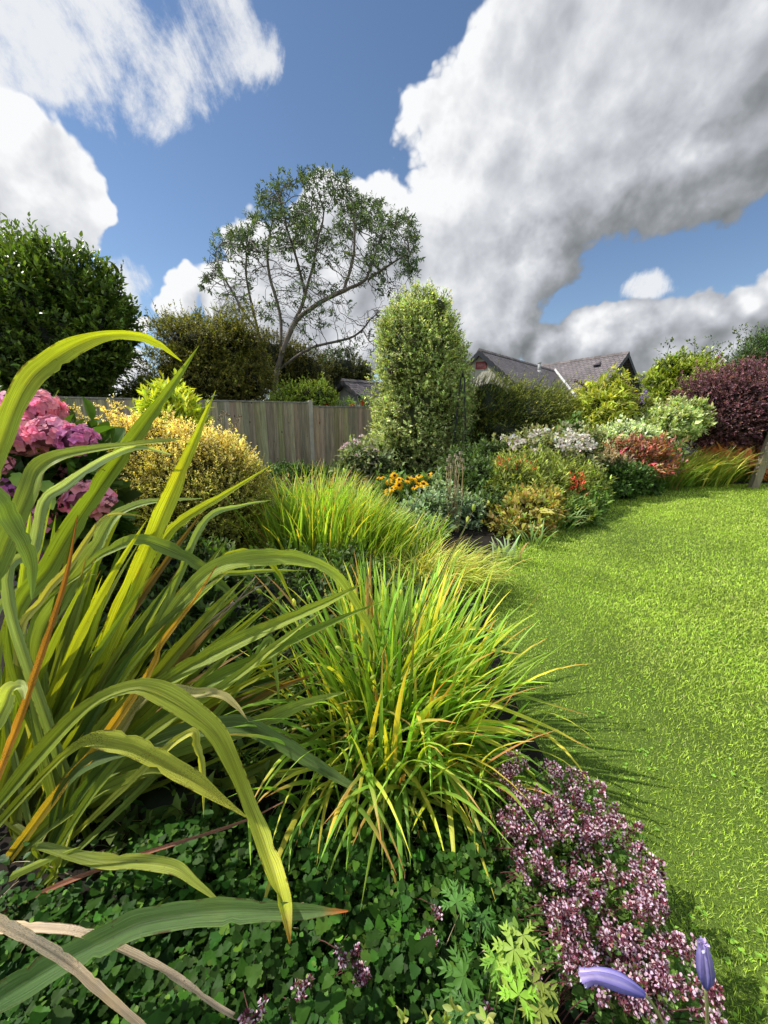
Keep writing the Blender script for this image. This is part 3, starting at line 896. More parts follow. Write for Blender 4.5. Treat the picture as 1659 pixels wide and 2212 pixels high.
shrub('holm_tree', 'olive brown dense small tree behind the fence left of the eucalyptus', 'tree',
      [B(450, 760, 92, 72, 13.5), B(430, 810, 82, 70, 13.3), B(510, 750, 60, 50, 13.6), B(420, 725, 55, 38, 13.5), B(500, 830, 80, 60, 13.6)],
      3300, .42, 12, .05, .028, (.05, .05, .011), (.17, .165, .032), T_DIAMOND, 'leaf', .4, .3, 3.4, corecol=(.012, .012, .005), cores=.62, stems=9, upw=.5, jit=.7, nsc=1.1, lsc=1.4)
shrub('holm_tree', 'olive dense tree behind the fence right of the eucalyptus trunk', 'tree',
      [B(590, 790, 75, 65, 17.2), B(640, 810, 70, 55, 17.5), B(545, 810, 50, 60, 17)], 2200, .42, 11, .055, .03, (.04, .042, .01), (.13, .12, .025), cores=.68, stems=6, upw=.8)
shrub('evergreen_tree', 'low dark evergreen behind the small outbuilding roof', 'tree',
      [B(735, 815, 70, 42, 22), B(700, 830, 60, 45, 21.5), B(775, 812, 30, 30, 22)], 1500, .5, 10, .09, .05, (.022, .03, .008), (.07, .075, .02), cores=.7, upw=.8)
shrub('bright_shrub', 'light yellow-green shrub behind the fence by the outbuilding', 'shrub',
      [B(650, 858, 52, 26, 13.2), B(695, 862, 30, 30, 13.2), B(620, 870, 40, 20, 13)], 800, .3, 9, .06, .03, (.09, .13, .02), (.2, .25, .04), cores=.6, stems=3)
shrub('rounded_shrub', 'small round green shrub behind the fence under the cable', 'shrub',
      [B(320, 850, 42, 30, 12), B(290, 858, 24, 18, 12)], 700, .25, 9, .05, .03, (.04, .06, .012), (.14, .16, .03), cores=.65, stems=3)
r_ = thing('flowering_shrub', 'green shrub with red flowers at the fence top by the outbuilding', 'shrub', tuple(at(765, 900, 13.2) * arr([1, 1, 0])))
mb = MB(); sm = MB(); fm = MB()
for (px, py) in ((745, 868), (757, 862), (770, 866), (782, 860), (792, 855), (735, 872), (715, 870), (778, 874)):
    p = at(px, py, 13.0); b0 = p * arr([1, 1, 0]); sm.tube(spline([b0, (b0 + p) / 2 + rng.normal(0, .05, 3), p], 6), .01, (.12, .14, .04))
    sprigs(mb, p + rng.normal(0, .07, (9, 3)) - arr([0, 0, .15]), nrm(rng.normal(0, .5, (9, 3)) + arr([0, 0, 1])), .28, 8, .075, .035, (.08, .13, .02), (.2, .3, .05))
mb.build('foliage', M['leaf'], r_); sm.build('stem', M['stem'], r_)
for (px, py) in ((762, 876), (783, 871), (705, 876)):
    fm = MB(); p = at(px, py, 12.9); d = rdir(22); put(fm, T_PETAL, p + d * .02, d, rdir(22), .07, .05, cvar((.5, .05, .03), 22)); fm.build('flower', M['petal'], r_)

# eucalyptus grown by space colonisation from hand-laid main limbs
def eucalyptus():
    poly = arr([(432, 615), (445, 560), (468, 512), (525, 500), (552, 468), (556, 425), (578, 398), (640, 374), (690, 368), (740, 380), (775, 388), (788, 475), (812, 440), (850, 438),
                (890, 478), (905, 545), (888, 610), (850, 655), (842, 700), (810, 765), (760, 785), (700, 770), (660, 780), (640, 720), (560, 690), (500, 705), (452, 660)])
    def inside(p):
        x, y = p[:, 0], p[:, 1]; c = np.zeros(len(p), bool); j = len(poly) - 1
        for i in range(len(poly)):
            xi, yi, xj, yj = *poly[i], *poly[j]
            c ^= ((yi > y) != (yj > y)) & (x < (xj - xi) * (y - yi) / (yj - yi + 1e-9) + xi); j = i
        return c
    q = np.stack([rng.uniform(425, 910, 16000), rng.uniform(365, 790, 16000)], 1); q = q[inside(q)]
    keep = rng.random(len(q)) < np.interp(q[:, 1], [370, 520, 640, 790], [1.0, .8, .55, .45]); q = q[keep][:5600]
    hole = np.sin(q[:, 0] * .045 + 1) * np.sin(q[:, 1] * .05 + 2.0 + q[:, 0] * .01) > .52
    q = q[~hole]
    YC = 16.0
    dy = rng.normal(0, 1, len(q)).clip(-2, 2) * np.interp(q[:, 1], [370, 500, 650, 790], [.8, 1.7, 1.6, .8])
    att = np.array([at(a, b, YC + c) for (a, b), c in zip(q, dy)])
    limbs = [
        ([(588, 872), (598, 810), (617, 745), (640, 690), (660, 640), (680, 570), (695, 500), (702, 440)], 0, .3),
        ([(640, 690), (690, 655), (740, 630), (790, 605), (840, 568), (872, 548)], .0, -1.0),
        ([(594, 830), (572, 765), (558, 722), (535, 690), (510, 650), (480, 600)], 0, .8),
        ([(606, 790), (606, 705), (600, 645), (588, 580), (592, 500)], .1, 1.2),
        ([(602, 800), (640, 772), (690, 748), (740, 735), (790, 715), (815, 690)], 0, -.6),
        ([(660, 640), (645, 570), (622, 490), (606, 430)], .15, -1.0),
        ([(740, 630), (762, 565), (772, 490), (765, 420)], -.45, .4),
        ([(572, 765), (552, 700), (540, 640), (530, 570), (540, 500)], .2, -.9),
        ([(790, 605), (812, 540), (830, 480)], -.8, -.5)]
    nodes = []; par = []
    for pts, y0, y1 in limbs:
        m = len(pts); L = arr([at(a, b, YC + y0 + (y1 - y0) * i / (m - 1)) for i, (a, b) in enumerate(pts)])
        n_ = int(np.linalg.norm(np.diff(L, axis=0), axis=1).sum() / .2)
        L = spline(L, n_); L += np.cumsum(rng.normal(0, .03, L.shape), 0) * np.linspace(0, 1, n_)[:, None]
        if nodes: pi_ = int(np.argmin(np.linalg.norm(arr(nodes) - L[0], axis=1)))
        else: pi_ = -1
        for i, p in enumerate(L):
            if i == 0 and pi_ >= 0: continue
            par.append(pi_); nodes.append(p); pi_ = len(nodes) - 1
    P = arr(nodes); par = list(par); nseed = len(P)
    step, kill, di = .16, .21, 2.2
    best = np.full(len(att), 1e9); bi = np.zeros(len(att), int); alive = np.ones(len(att), bool)
    def upd(new, off):
        for s_ in range(0, len(new), 200):
            D = np.linalg.norm(att[:, None] - new[None, s_:s_ + 200], axis=2); m = D.min(1); a_ = D.argmin(1) + off + s_
            u_ = m < best; best[u_] = m[u_]; bi[u_] = a_[u_]
    upd(P, 0)
    for it in range(60):
        act = alive & (best < di) & (best > kill)
        if not act.any(): break
        idx = bi[act]; dv = nrm(att[act] - P[idx])
        acc = np.zeros((len(P), 3)); np.add.at(acc, idx, dv)
        ids = np.unique(idx)
        new = P[ids] + nrm(nrm(acc[ids]) + rng.normal(0, .28, (len(ids), 3)) + arr([0, 0, .05])) * step
        off = len(P); P = np.concatenate([P, new]); par += list(ids)
        upd(new, off); alive &= best > kill
        if len(P) > 17000: break
    par = np.array(par); n = len(P)
    a_ = np.full(n, .0048 ** 2.15); nch = np.zeros(n, int)
    for i in range(n - 1, -1, -1):
        if par[i] >= 0: nch[par[i]] += 1
    acc = np.zeros(n)
    order = np.arange(n)[::-1]
    # seeds come first but limb children may have parents with any lower index
    for i in order:
        v_ = max(acc[i], .0062 ** 2.35)
        acc[i] = v_
        if par[i] >= 0: acc[par[i]] += v_
    rad = np.clip(acc ** (1 / 2.35), .0062, .2)
    root = thing('eucalyptus_tree', 'tall sparse eucalyptus with bare twisting pale limbs behind the fence', 'tree', tuple(P[0] * arr([1, 1, 0])))
    # chains
    kids = [[] for _ in range(n)]
    for i in range(n):
        if par[i] >= 0: kids[par[i]].append(i)
    trunk, twig = MB(), MB()
    starts = [0]
    while starts:
        s_ = starts.pop(); ch = [s_] if par[s_] < 0 else [par[s_], s_]
        cur = s_
        while kids[cur]:
            ks = sorted(kids[cur], key=lambda j: -rad[j]); starts += ks[1:]; cur = ks[0]; ch.append(cur)
        ch = np.array(ch)
        if len(ch) < 2: continue
        pp = P[ch].copy(); rr = rad[ch].copy()
        if par[s_] >= 0: rr[0] = min(rr[0], rr[1] * 1.2)
        for a2 in range(2): pp[1:-1] = pp[1:-1] * .6 + (pp[:-2] + pp[2:]) * .2
        big = rr[0] > .03
        tone = np.interp(rr, [.006, .03, .15], [.11, .17, .25])[:, None] * arr([1.0, .84, .70])
        (trunk if big else twig).tube(pp, rr, tone, 7 if big else 4, cap=False)
    trunk.build('trunk', M['bark'], root); twig.build('branch', M['bark'], root)
    tips = np.array([i for i in range(nseed, n) if len(kids[i]) == 0 or rad[i] < .0075])
    v_ = np.array([ (CY - F * (lambda c: (c[1] * sin(TH) + c[2] * cos(TH)) / (c[1] * cos(TH) - c[2] * sin(TH)))(P[i] - CAM)) for i in tips])
    ux = np.array([CX + F * (P[i][0]) / ((P[i] - CAM)[1] * cos(TH) - (P[i] - CAM)[2] * sin(TH)) for i in tips])
    pr = np.interp(v_, [380, 470, 540, 620, 700, 760], [1.0, .9, .50, .26, .2, .2]) * np.where((ux > 800) | (ux < 500), 1.6, 1.0)
    T3 = P[tips]; cn = sum(np.sin(T3 @ k3 + p3) for k3, p3 in zip(rng.normal(0, 2.0, (7, 3)), rng.uniform(0, 6, 7))) / 7
    clump = cn > np.interp(v_, [380, 480, 600, 760], [-.32, -.06, .10, .2])
    pr = np.clip(pr * 2, .6, 1)
    t2_ = tips[(rng.random(len(tips)) < pr) & clump]
    pd = nrm(P[t2_] - P[par[t2_]] + rng.normal(0, .08, (len(t2_), 3)) + arr([0, 0, .09]))
    fo = MB()
    sprigs(fo, P[t2_], pd, .38, 14, .13, .046, (.03, .044, .024), (.075, .10, .055), T_LANCE, 1.1, .12, .5, None, v=.3)
    fo.build('foliage', M['leaf'], root)
    print('euc', n, len(t2_))
eucalyptus()
# ------------------------------------------------------------------ shrubs of the border
# variegated column
shrub('variegated_column_shrub', 'tall cream variegated column shaped shrub in front of the fence end', 'shrub',
      [B(905, 905, 100, 130, 9.2), B(900, 800, 92, 130, 9.2), B(898, 735, 74, 84, 9.2), B(895, 960, 92, 100, 9.15), B(935, 695, 42, 58, 9.2), B(965, 850, 52, 130, 9.3)],
      4700, .24, 12, .05, .027, (.11, .135, .04), (.35, .385, .165), T_LANCE, 'leaf', .25, .18, 4.0, upw=.5, jit=.6, cores=.72, corecol=(.03, .036, .01), hue=.1, v=.33, lsc=1.05, nsc=1.15, stray=.07)
# black metal obelisk with a climber at its side
ob = thing('garden_obelisk', 'slim black metal obelisk standing against the right side of the variegated column', 'plant support', tuple(at(985, 1000, 8.6) * arr([1, 1, 0])))
o0 = at(992, 985, 8.15) * arr([1, 1, 0]); tz = at(992, 815, 8.15)[2]
for i in range(4):
    a = i * pi / 2 + .5; mb = MB(); f = arr([cos(a) * .2, sin(a) * .2, 0]); g = arr([cos(a) * .05, sin(a) * .05, tz])
    mb.tube([o0 + f, o0 + f * .8 + arr([0, 0, tz * .5]), o0 + g], .011, (.012, .012, .014), 6); mb.build('upright', M['metal'], ob)
for h, rr in ((.5, .19), (1.05, .15), (1.55, .12)):
    mb = MB(); a = np.linspace(0, 2 * pi, 17); mb.tube(np.stack([o0[0] + rr * np.cos(a), o0[1] + rr * np.sin(a), np.full(17, h)], 1), .007, (.012, .012, .014), 5, False); mb.build('hoop', M['metal'], ob)
mb = MB(); mb.tube([o0 + arr([0, 0, tz]), o0 + arr([0, 0, tz + .16])], [.03, .004], (.012, .012, .014), 8); mb.build('finial', M['metal'], ob)
cl = thing('clematis', 'thin green climber with small leaves on the black obelisk', 'climber', tuple(o0 + arr([.1, -.05, 0])))
mb = MB(); sm = MB()
for i in range(16):
    a = rng.uniform(0, 6.28); L_ = np.linspace(0, rng.uniform(.8, 2.1), 12)
    P = o0 + np.stack([(.22 - .04 * L_) * np.cos(a + L_ * 2.2) + .12, (.22 - .04 * L_) * np.sin(a + L_ * 2.2), L_], 1) + rng.normal(0, .03, (12, 3))
    sm.tube(P, .004, (.09, .08, .04), 4, False)
    sprigs(mb, P, rng.normal(0, 1, (12, 3)) + arr([0, 0, .6]), .2, 6, .05, .03, (.05, .09, .02), (.17, .25, .06))
mb.build('foliage', M['leaf'], cl); sm.build('stem', M['stem'], cl)
fm = MB(); p = at(846, 796, 8.35); d = rdir(40); put(fm, T_PETAL, p + d * .05, d, rdir(40), .06, .045, cvar((.10, .02, .10), 40))
fm.build('flower', M['petal'], cl)

# feathery dark hedge shrub
def wispy(name, label, blobs, n, c0, c1, seed, L=.55, bias=(.7, -.25, -.05), cc=(.012, .017, .005)):
    return shrub(name, label, 'shrub', blobs, n, L, 16, .04, .011, c0, c1, T_DIAMOND, 'leaf', .4, .12, 2.6, .6, upw=.45, jit=.4, cores=.8, corecol=cc, seed=seed, stray=.03, bias=bias, v=.3, srad=.006, scol=c0)
wispy('feathery_shrub', 'broad feathery dark green shrub with olive tips below the house gable',
      [B(1120, 905, 112, 72, 9.6), B(1062, 900, 60, 72, 9.5), B(1185, 905, 58, 58, 9.7), B(1110, 935, 110, 76, 9.5)], 3400, (.045, .06, .012), (.22, .235, .045), 5, L=.45)
wispy('feathery_shrub', 'smaller feathery green shrub right of the golden shrub with purple spikes',
      [B(1365, 905, 52, 48, 10.6), B(1395, 912, 32, 40, 10.4)], 1400, (.05, .07, .014), (.25, .27, .045), 8, L=.42)
# golden buddleja with dark spikes
gb = shrub('golden_buddleja', 'yellow leaved arching shrub with dark purple flower spikes right of the feathery hedge', 'shrub',
      [B(1300, 880, 54, 48, 9.6), B(1283, 910, 48, 54, 9.4), B(1328, 862, 38, 30, 9.7), B(1295, 930, 52, 38, 9.2)], 950, .38, 11, .11, .03, (.11, .14, .025), (.35, .355, .06), T_LANCE, 'leaf', .35, .2, 2.6,
      upw=.5, droop=.35, jit=.45, cores=.68, corecol=(.02, .028, .006))
for (px, py, s) in ((1352, 832, 1.3), (1365, 850, 1.2), (1372, 868, 1.2), (1340, 820, 1), (1262, 835, .9), (1248, 832, .8), (1285, 880, .9), (1300, 905, .9), (1327, 900, .8), (1330, 870, .7), (1356, 905, .7)):
    mb = MB(); n = 60; t = rng.random(n); p0 = at(px - 8, py - 10, 9.1 - .1 * rng.random()); d = nrm(arr([.6, -.3, -.45]) + rng.normal(0, .15, 3))
    P = p0 + d * (t * .26 * s)[:, None] + rng.normal(0, .012, (n, 3)); put(mb, T_PETAL, P, rdir(n) + d * .5, rdir(n), .03, .02, cvar((.07, .018, .05), n, .4))
    mb.build('flower_spike', M['petal'], gb)
mb = MB(); n = 70; t = rng.random(n); P = at(1388, 868, 9.9) + arr([.05, 0, .3]) * t[:, None] + rng.normal(0, .03, (n, 3)); put(mb, T_PETAL, P, rdir(n), rdir(n), .04, .03, cvar((.25, .17, .42), n))
mb.build('flower_spike', M['petal'], gb)['label'] = 'lilac flower spike'
# big rounded green shrub, berberis, conifer and tall rose stems on the right
shrub('bay_tree', 'big rounded mid green shrub left of the purple berberis', 'shrub',
      [B(1475, 855, 74, 66, 11.5), B(1465, 820, 50, 42, 11.5), B(1508, 815, 42, 36, 11.6), B(1440, 875, 48, 46, 11.3)], 2000, .36, 12, .08, .04, (.04, .065, .012), (.24, .28, .04), T_LANCE, 'gloss', .3, .18, 2.7, upw=.9, cores=.75)
shrub('purple_berberis', 'dark purple leaved rounded berberis at the right edge', 'shrub',
      [B(1590, 880, 105, 78, 9.6), B(1560, 910, 80, 62, 9.4), B(1640, 850, 90, 60, 9.7), B(1620, 920, 90, 50, 9.3), B(1545, 865, 50, 48, 9.5), B(1700, 870, 90, 80, 9.7)], 4200, .34, 13, .042, .026, (.03, .014, .018), (.17, .075, .095), T_DIAMOND, 'leaf', .3, .2, 3.0,
      upw=.35, jit=.6, cores=.75, corecol=(.012, .006, .008), hue=.12, v=.35)
shrub('conifer', 'bright dark green conifer above the purple berberis at the right edge', 'tree',
      [B(1650, 775, 60, 45, 12.5), B(1690, 760, 60, 60, 12.5), B(1625, 785, 25, 22, 12.4)], 1700, .35, 14, .04, .012, (.02, .045, .01), (.07, .14, .025), cores=.75, upw=.5)
rt = thing('climbing_rose', 'tall thin rose stems with pale blooms above the purple berberis', 'shrub', tuple(at(1560, 900, 11) * arr([1, 1, 0])))
mb = MB(); sm = MB()
for i, (px, py) in enumerate(((1543, 742), (1556, 760), (1585, 738), (1598, 722), (1613, 716), (1622, 735), (1640, 730), (1570, 770), (1530, 765), (1605, 760), (1500, 742), (1447, 742), (1520, 790), (1545, 795), (1580, 790))):
    p = at(px, py, 11.2); b0 = at(px - 12, 900, 11.2) * arr([1, 1, 0]); L_ = spline([b0, (b0 + p) / 2 + rng.normal(0, .1, 3), p], 14); sm.tube(L_, np.linspace(.012, .004, 14), (.06, .07, .03), 4, False)
    q = L_[7:]; q = np.repeat(q, 4, 0) + rng.normal(0, .08, (len(q) * 4, 3))
    sprigs(mb, q, rng.normal(0, 1, q.shape) + arr([0, 0, .5]), .24, 6, .075, .045, (.035, .045, .02), (.11, .14, .05))
mb.build('foliage', M['leaf'], rt); sm.build('stem', M['stem'], rt)
for (px, py) in ((1552, 790), (1543, 800), (1560, 782), (1536, 815), (1580, 812), (1570, 800)):
    fm = MB(); n = 26; d = rdir(n); d[:, 2] = abs(d[:, 2]); put(fm, T_PETAL, at(px, py, 10.9) + d * .02, d, rdir(n), .075, .07, cvar((.68, .62, .58), n, .08)); fm.build('flower', M['petal'], rt)
# variegated dogwood + pink phlox heads
shrub('variegated_dogwood', 'cream and green variegated shrub left of the purple berberis', 'shrub',
      [B(1445, 925, 48, 42, 8.9), B(1470, 905, 42, 36, 9), B(1425, 945, 40, 36, 8.7)], 1200, .26, 10, .065, .036, (.09, .13, .04), (.36, .39, .18), T_LANCE, 'leaf', .35, .18, 2.8, cores=.7)
ph = thing('phlox', 'small pink flowered phlox peeping between feathery and dogwood shrubs', 'flowering plant', tuple(at(1430, 890, 9.3) * arr([1, 1, 0])))
sm = MB()
for (px, py) in ((1425, 886), (1437, 882), (1444, 889), (1450, 884)):
    p = at(px, py, 9.25); sm.tube(spline([p * arr([1, 1, 0]), p + arr([.03, 0, -.5]), p], 6), .006, (.08, .12, .03), 4)
    fm = MB(); n = 60; d = rdir(n); d[:, 2] = abs(d[:, 2]); put(fm, T_PETAL, p + d * .075, d + rng.normal(0, .5, (n, 3)), d, .035, .03, cvar((.55, .28, .46), n, .2)); fm.build('flower_head', M['petal'], ph)
sm.build('stem', M['stem'], ph)
shrub('variegated_mound', 'low mound of white edged leaves behind the red nandina', 'shrub',
      [B(1350, 950, 62, 30, 8.4), B(1310, 965, 35, 30, 8.2), B(1395, 955, 35, 26, 8.4)], 1100, .22, 9, .05, .034, (.08, .13, .05), (.46, .50, .33), T_LANCE, 'leaf', .35, .15, 2.8, cores=.72, stems=3)
# red nandina
nd = shrub('red_nandina', 'red leaved nandina shrub in the middle of the far border', 'shrub',
      [B(1375, 990, 58, 36, 7.9), B(1345, 985, 36, 34, 7.8), B(1415, 985, 34, 36, 7.9), B(1380, 1015, 50, 32, 7.8)], 780, .24, 9, .07, .02, (.12, .08, .035), (.33, .125, .10), T_LANCE, 'leaf', .55, .32, 2.8, spread=.9, upw=.8, hue=.3, v=.42, cores=.55, corecol=(.03, .018, .008))
shrub('variegated_shrub', 'pale pink and cream foliage at the left of the red nandina', 'shrub', [B(1315, 1000, 36, 28, 7.7)], 330, .2, 9, .05, .02, (.11, .11, .05), (.42, .32, .24), T_LANCE, cores=.6, stems=3)
shrub('low_geranium', 'dark green low mound at the lawn edge below the red nandina', 'ground cover plant',
      [B(1335, 1040, 62, 34, 7.35), B(1300, 1060, 36, 26, 7.0), B(1385, 1045, 40, 24, 7.7)], 1500, .2, 9, .05, .03, (.022, .045, .01), (.055, .10, .02), T_OVAL, 'leaf', .4, .16, 3, cores=.7, stems=0)
# grassy crocosmia clumps on the right
def strap_clump(name, label, cat, c, rx, ry, n, ln, wd, c0, c1, lean=(0, 0), taper=0.0, el=(60, 85), bend=(.6, 1.6), dry=(.25, (.30, .16, .05)), seg=6, parts=None, group=None, yel=(0, (0, 0, 0)), dead=.05, mat='blade'):
    root = thing(name, label, cat, (c[0], c[1], 0.03), group=group)
    mb = MB()
    q = rng.normal(0, .5, (n, 2)).clip(-1.1, 1.1)
    base = np.stack([c[0] + q[:, 0] * rx, c[1] + q[:, 1] * ry, np.full(n, .03)], 1)
    az = np.arctan2(q[:, 1] * ry + lean[1] * rx + rng.normal(0, .35 * rx, n), q[:, 0] * rx + lean[0] * rx + rng.normal(0, .35 * rx, n))
    C0, C1 = cvar(c0, n, .22, .07), cvar(c1, n, .25, .08)
    y_ = rng.random(n) < yel[0]; C1[y_] = cvar(yel[1], int(y_.sum()), .15); C0[y_] = C0[y_] * .4 + C1[y_] * .6
    d_ = rng.random(n) < dead; C1[d_] = cvar((.30, .17, .06), int(d_.sum()), .2); C0[d_] = C1[d_] * .7
    blades(mb, base, az, np.radians(rng.uniform(el[0], el[1], n)), ln * (1 - taper * (q[:, 0] + .35).clip(0, 1)) * rng.uniform(.55, 1.15, n), wd * rng.uniform(.7, 1.25, n), rng.uniform(bend[0], bend[1], n), C0, C1, seg, .3, dry)
    mb.build('foliage', M[mat], root)
    return root
strap_clump('crocosmia_clump', 'arching strap leaved clump right of the red nandina', 'plant', at(1490, 1032, 8.75)[:2], .75, .4, 620, .95, .026, (.06, .10, .015), (.24, .30, .05), (.6, -.2), yel=(.25, (.42, .40, .10)), group='strap leaved clumps along the far lawn edge')
strap_clump('crocosmia_clump', 'arching grassy clump by the leaning timber post', 'plant', at(1575, 1022, 9.45)[:2], .8, .35, 560, .8, .024, (.055, .10, .015), (.22, .30, .05), (-.4, -.3), yel=(.2, (.42, .40, .10)), group='strap leaved clumps along the far lawn edge')
strap_clump('crocosmia_clump', 'thin upright leaved clump below the variegated dogwood', 'plant', at(1440, 1030, 8.3)[:2], .45, .35, 300, .75, .024, (.05, .09, .015), (.20, .26, .05), (.2, -.1), group='strap leaved clumps along the far lawn edge')
he = shrub('orange_heuchera', 'low orange and rust leaved plant under the purple berberis', 'plant',
      [B(1590, 985, 55, 22, 9.2), B(1545, 990, 28, 18, 9.0), B(1640, 985, 46, 26, 9.3), B(1655, 1010, 30, 20, 9.1)], 480, .14, 8, .085, .075, (.22, .10, .04), (.52, .20, .09), T_OVAL, 'leaf', .4, .15, 3, cores=.7, stems=0, corecol=(.04, .02, .01))
# white hydrangea beside the post
hy = shrub('white_hydrangea', 'creamy white hydrangea at the right edge by the leaning post', 'shrub', [B(1705, 985, 40, 40, 9.6)], 220, .2, 7, .1, .07, (.04, .08, .02), (.10, .17, .04), T_OVAL, cores=.7)
for (px, py, s) in ((1648, 957, 13), (1664, 968, 14), (1650, 974, 9), (1690, 955, 16)):
    p = at(px, py, 9.3); R_ = s * pxm(px, py, 9.3); fm = MB(); n = 130; d = rdir(n); put(fm, T_PETAL, p + d * R_ * .85, d + rng.normal(0, .8, (n, 3)), d, R_ * .45, R_ * .4, cvar((.62, .60, .47), n, .1)); fm.build('flower_head', M['petal'], hy)
# leaning post
ps = thing('timber_post', 'weathered timber post leaning right at the edge of the lawn', 'post', tuple(gnd(1628, 1054)))
g0 = gnd(1627, 1054); g1 = at(1692, 880, g0[1] + .1); mb = MB(); ax = nrm(g1 - g0); sx = nrm(np.cross(ax, arr([0, 1, 0]))); sy = np.cross(sx, ax)
mb.box((-.085, -.05, -.06), (.085, .05, np.linalg.norm(g1 - g0)), (.27, .22, .15), np.stack([sx, -sy, ax], 1), g0)
mb.build('post', M['wood'], ps, smooth=False)
mb = MB(); mb.box((-.091, -.056, np.linalg.norm(g1 - g0)), (.091, .056, np.linalg.norm(g1 - g0) + .03), (.2, .17, .12), np.stack([sx, -sy, ax], 1), g0); mb.build('post_cap', M['wood'], ps, smooth=False)

# middle border: white persicaria-like bush, veronica spires, euphorbia with red tips
def flowers(root, pts, n, size, col, spread, name='flower_head', flat=False, v=.12, tpl=T_PETAL):
    for p in pts:
        fm = MB(); d = rdir(n)
        if flat: d[:, 2] = abs(d[:, 2])
        put(fm, tpl, p + d * spread * rng.uniform(.3, 1, (n, 1)), d + rng.normal(0, .6, (n, 3)), d + arr([0, 0, .6]), size, size * .8, cvar(col, n, v)); fm.build(name, M['petal'], root)
def scatter_px(n, cx, cy, rx, ry, Y, dy=.3):
    o = []
    while len(o) < n:
        a, b = rng.uniform(-1, 1, 2)
        if a * a + b * b < 1: o.append(at(cx + a * rx, cy + b * ry, Y + rng.normal(0, dy)))
    return o
wb = shrub('white_flowered_bush', 'loose bush full of small white flowers right of the obelisk', 'flowering shrub',
      [B(1190, 985, 78, 44, 7.3), B(1130, 985, 55, 42, 7.2), B(1240, 985, 48, 46, 7.4), B(1200, 1010, 80, 36, 7.1)], 1100, .3, 10, .058, .034, (.04, .06, .018), (.24, .24, .11), T_LANCE, 'leaf', .45, .25, 3, cores=.6)
flowers(wb, scatter_px(52, 1190, 962, 92, 32, 6.8, .2), 16, .05, (.66, .63, .58), .06, flat=True)
flowers(wb, scatter_px(9, 1265, 970, 26, 26, 7.0, .15), 16, .05, (.70, .67, .62), .06, flat=True)
flowers(wb, scatter_px(7, 1105, 955, 35, 14, 7.2, .15), 10, .036, (.70, .62, .64), .05, flat=True)
vs = thing('veronica_spires', 'group of thin pale flower spires behind the white flowered bush', 'flowering plant', tuple(at(1185, 960, 7.9) * arr([1, 1, 0])))
for (px, py, h) in ((1158, 928, 60), (1172, 932, 50), (1180, 938, 40), (1187, 925, 60), (1194, 918, 66), (1168, 945, 30), (1200, 945, 30)):
    mb = MB(); p1 = at(px, py, 7.7); p0 = at(px - 2, py + h, 7.7); n = 90; t = rng.random(n)[:, None]
    put(mb, T_DIAMOND, p0 * (1 - t) + p1 * t + rng.normal(0, .012, (n, 3)) * (1.2 - t), rdir(n) + arr([0, 0, .5]), rdir(n), .03, .02, cvar((.36, .36, .27), n, .25)); mb.tube([p0 * arr([1, 1, 0]), p0, p1], [.006, .005, .002], (.1, .12, .05), 4)
    mb.build('flower_spike', M['petal'], vs)
whh = shrub('pale_hydrangea', 'pale greenish hydrangea heads behind the white flowered bush', 'shrub', [B(1235, 945, 34, 24, 8.2)], 260, .2, 7, .08, .06, (.04, .07, .02), (.11, .16, .04), T_OVAL, cores=.6, stems=3)
for (px, py, s) in ((1220, 925, 13), (1236, 932, 15), (1250, 922, 11), (1225, 938, 12), (1245, 940, 11)):
    p = at(px, py, 7.95); R_ = s * pxm(px, py, 7.95); fm = MB(); n = 70; d = rdir(n); put(fm, T_PETAL, p + d * R_ * .8, d + rng.normal(0, .7, (n, 3)), d, R_ * .5, R_ * .4, cvar((.42, .43, .26), n, .15)); fm.build('flower_head', M['petal'], whh)
eu = shrub('red_tipped_euphorbia', 'leafy bush with scattered red tips beside the curved lawn edge', 'shrub',
      [B(1150, 1075, 82, 58, 5.9), B(1215, 1060, 72, 48, 6.2), B(1105, 1055, 56, 52, 5.9), B(1260, 1065, 40, 40, 6.4), B(1170, 1110, 72, 52, 5.6), B(1160, 1020, 80, 36, 6.5)], 2300, .24, 12, .058, .016, (.045, .065, .014), (.22, .25, .055), T_LANCE, 'leaf', .4, .22, 2.8, spread=1.0, upw=.9, cores=.66, stems=7, v=.3)
for (px, py, n, s) in ((1240, 1047, 90, .09), (1232, 1065, 60, .08), (1248, 1040, 40, .06), (1112, 1010, 60, .08), (1095, 1014, 40, .06), (1082, 1000, 30, .05), (1122, 1052, 24, .05), (1140, 1014, 40, .06)):
    fm = MB(); d = rdir(n); d[:, 2] = abs(d[:, 2]); p = at(px, py, 5.75 if px > 1200 else 5.9); put(fm, T_LANCE, p + rng.normal(0, s, (n, 3)), d + arr([0, 0, .4]), rdir(n), .055, .014, cvar((.52, .095, .055), n, .25, .12)); fm.build('red_shoot', M['leaf'], eu)
pe = shrub('peony', 'olive and bronze leaved peony at the lawn corner below the red tipped bush', 'plant',
      [B(1130, 1120, 60, 44, 5.0), B(1165, 1100, 48, 36, 5.2), B(1110, 1150, 40, 30, 4.75), B(1150, 1150, 40, 26, 4.8)], 700, .2, 8, .06, .032, (.08, .075, .02), (.28, .25, .06), T_LANCE, 'leaf', .4, .22, 3, hue=.16, cores=.62, corecol=(.02, .014, .008), scol=(.10, .03, .02))
shrub('low_perennial', 'mixed low green leaves along the lawn edge right of the peony', 'plant',
      [B(1215, 1110, 62, 34, 5.5), B(1270, 1085, 46, 26, 6.1), B(1235, 1095, 50, 36, 5.8)], 900, .2, 9, .06, .022, (.03, .06, .012), (.10, .16, .03), T_LANCE, cores=.65, stems=0)
strap_clump('daylily_seedling', 'few small strap leaves at the lawn corner below the peony', 'plant', gnd(1150, 1185)[:2], .16, .1, 26, .34, .02, (.08, .13, .03), (.2, .3, .1), (0, 0))
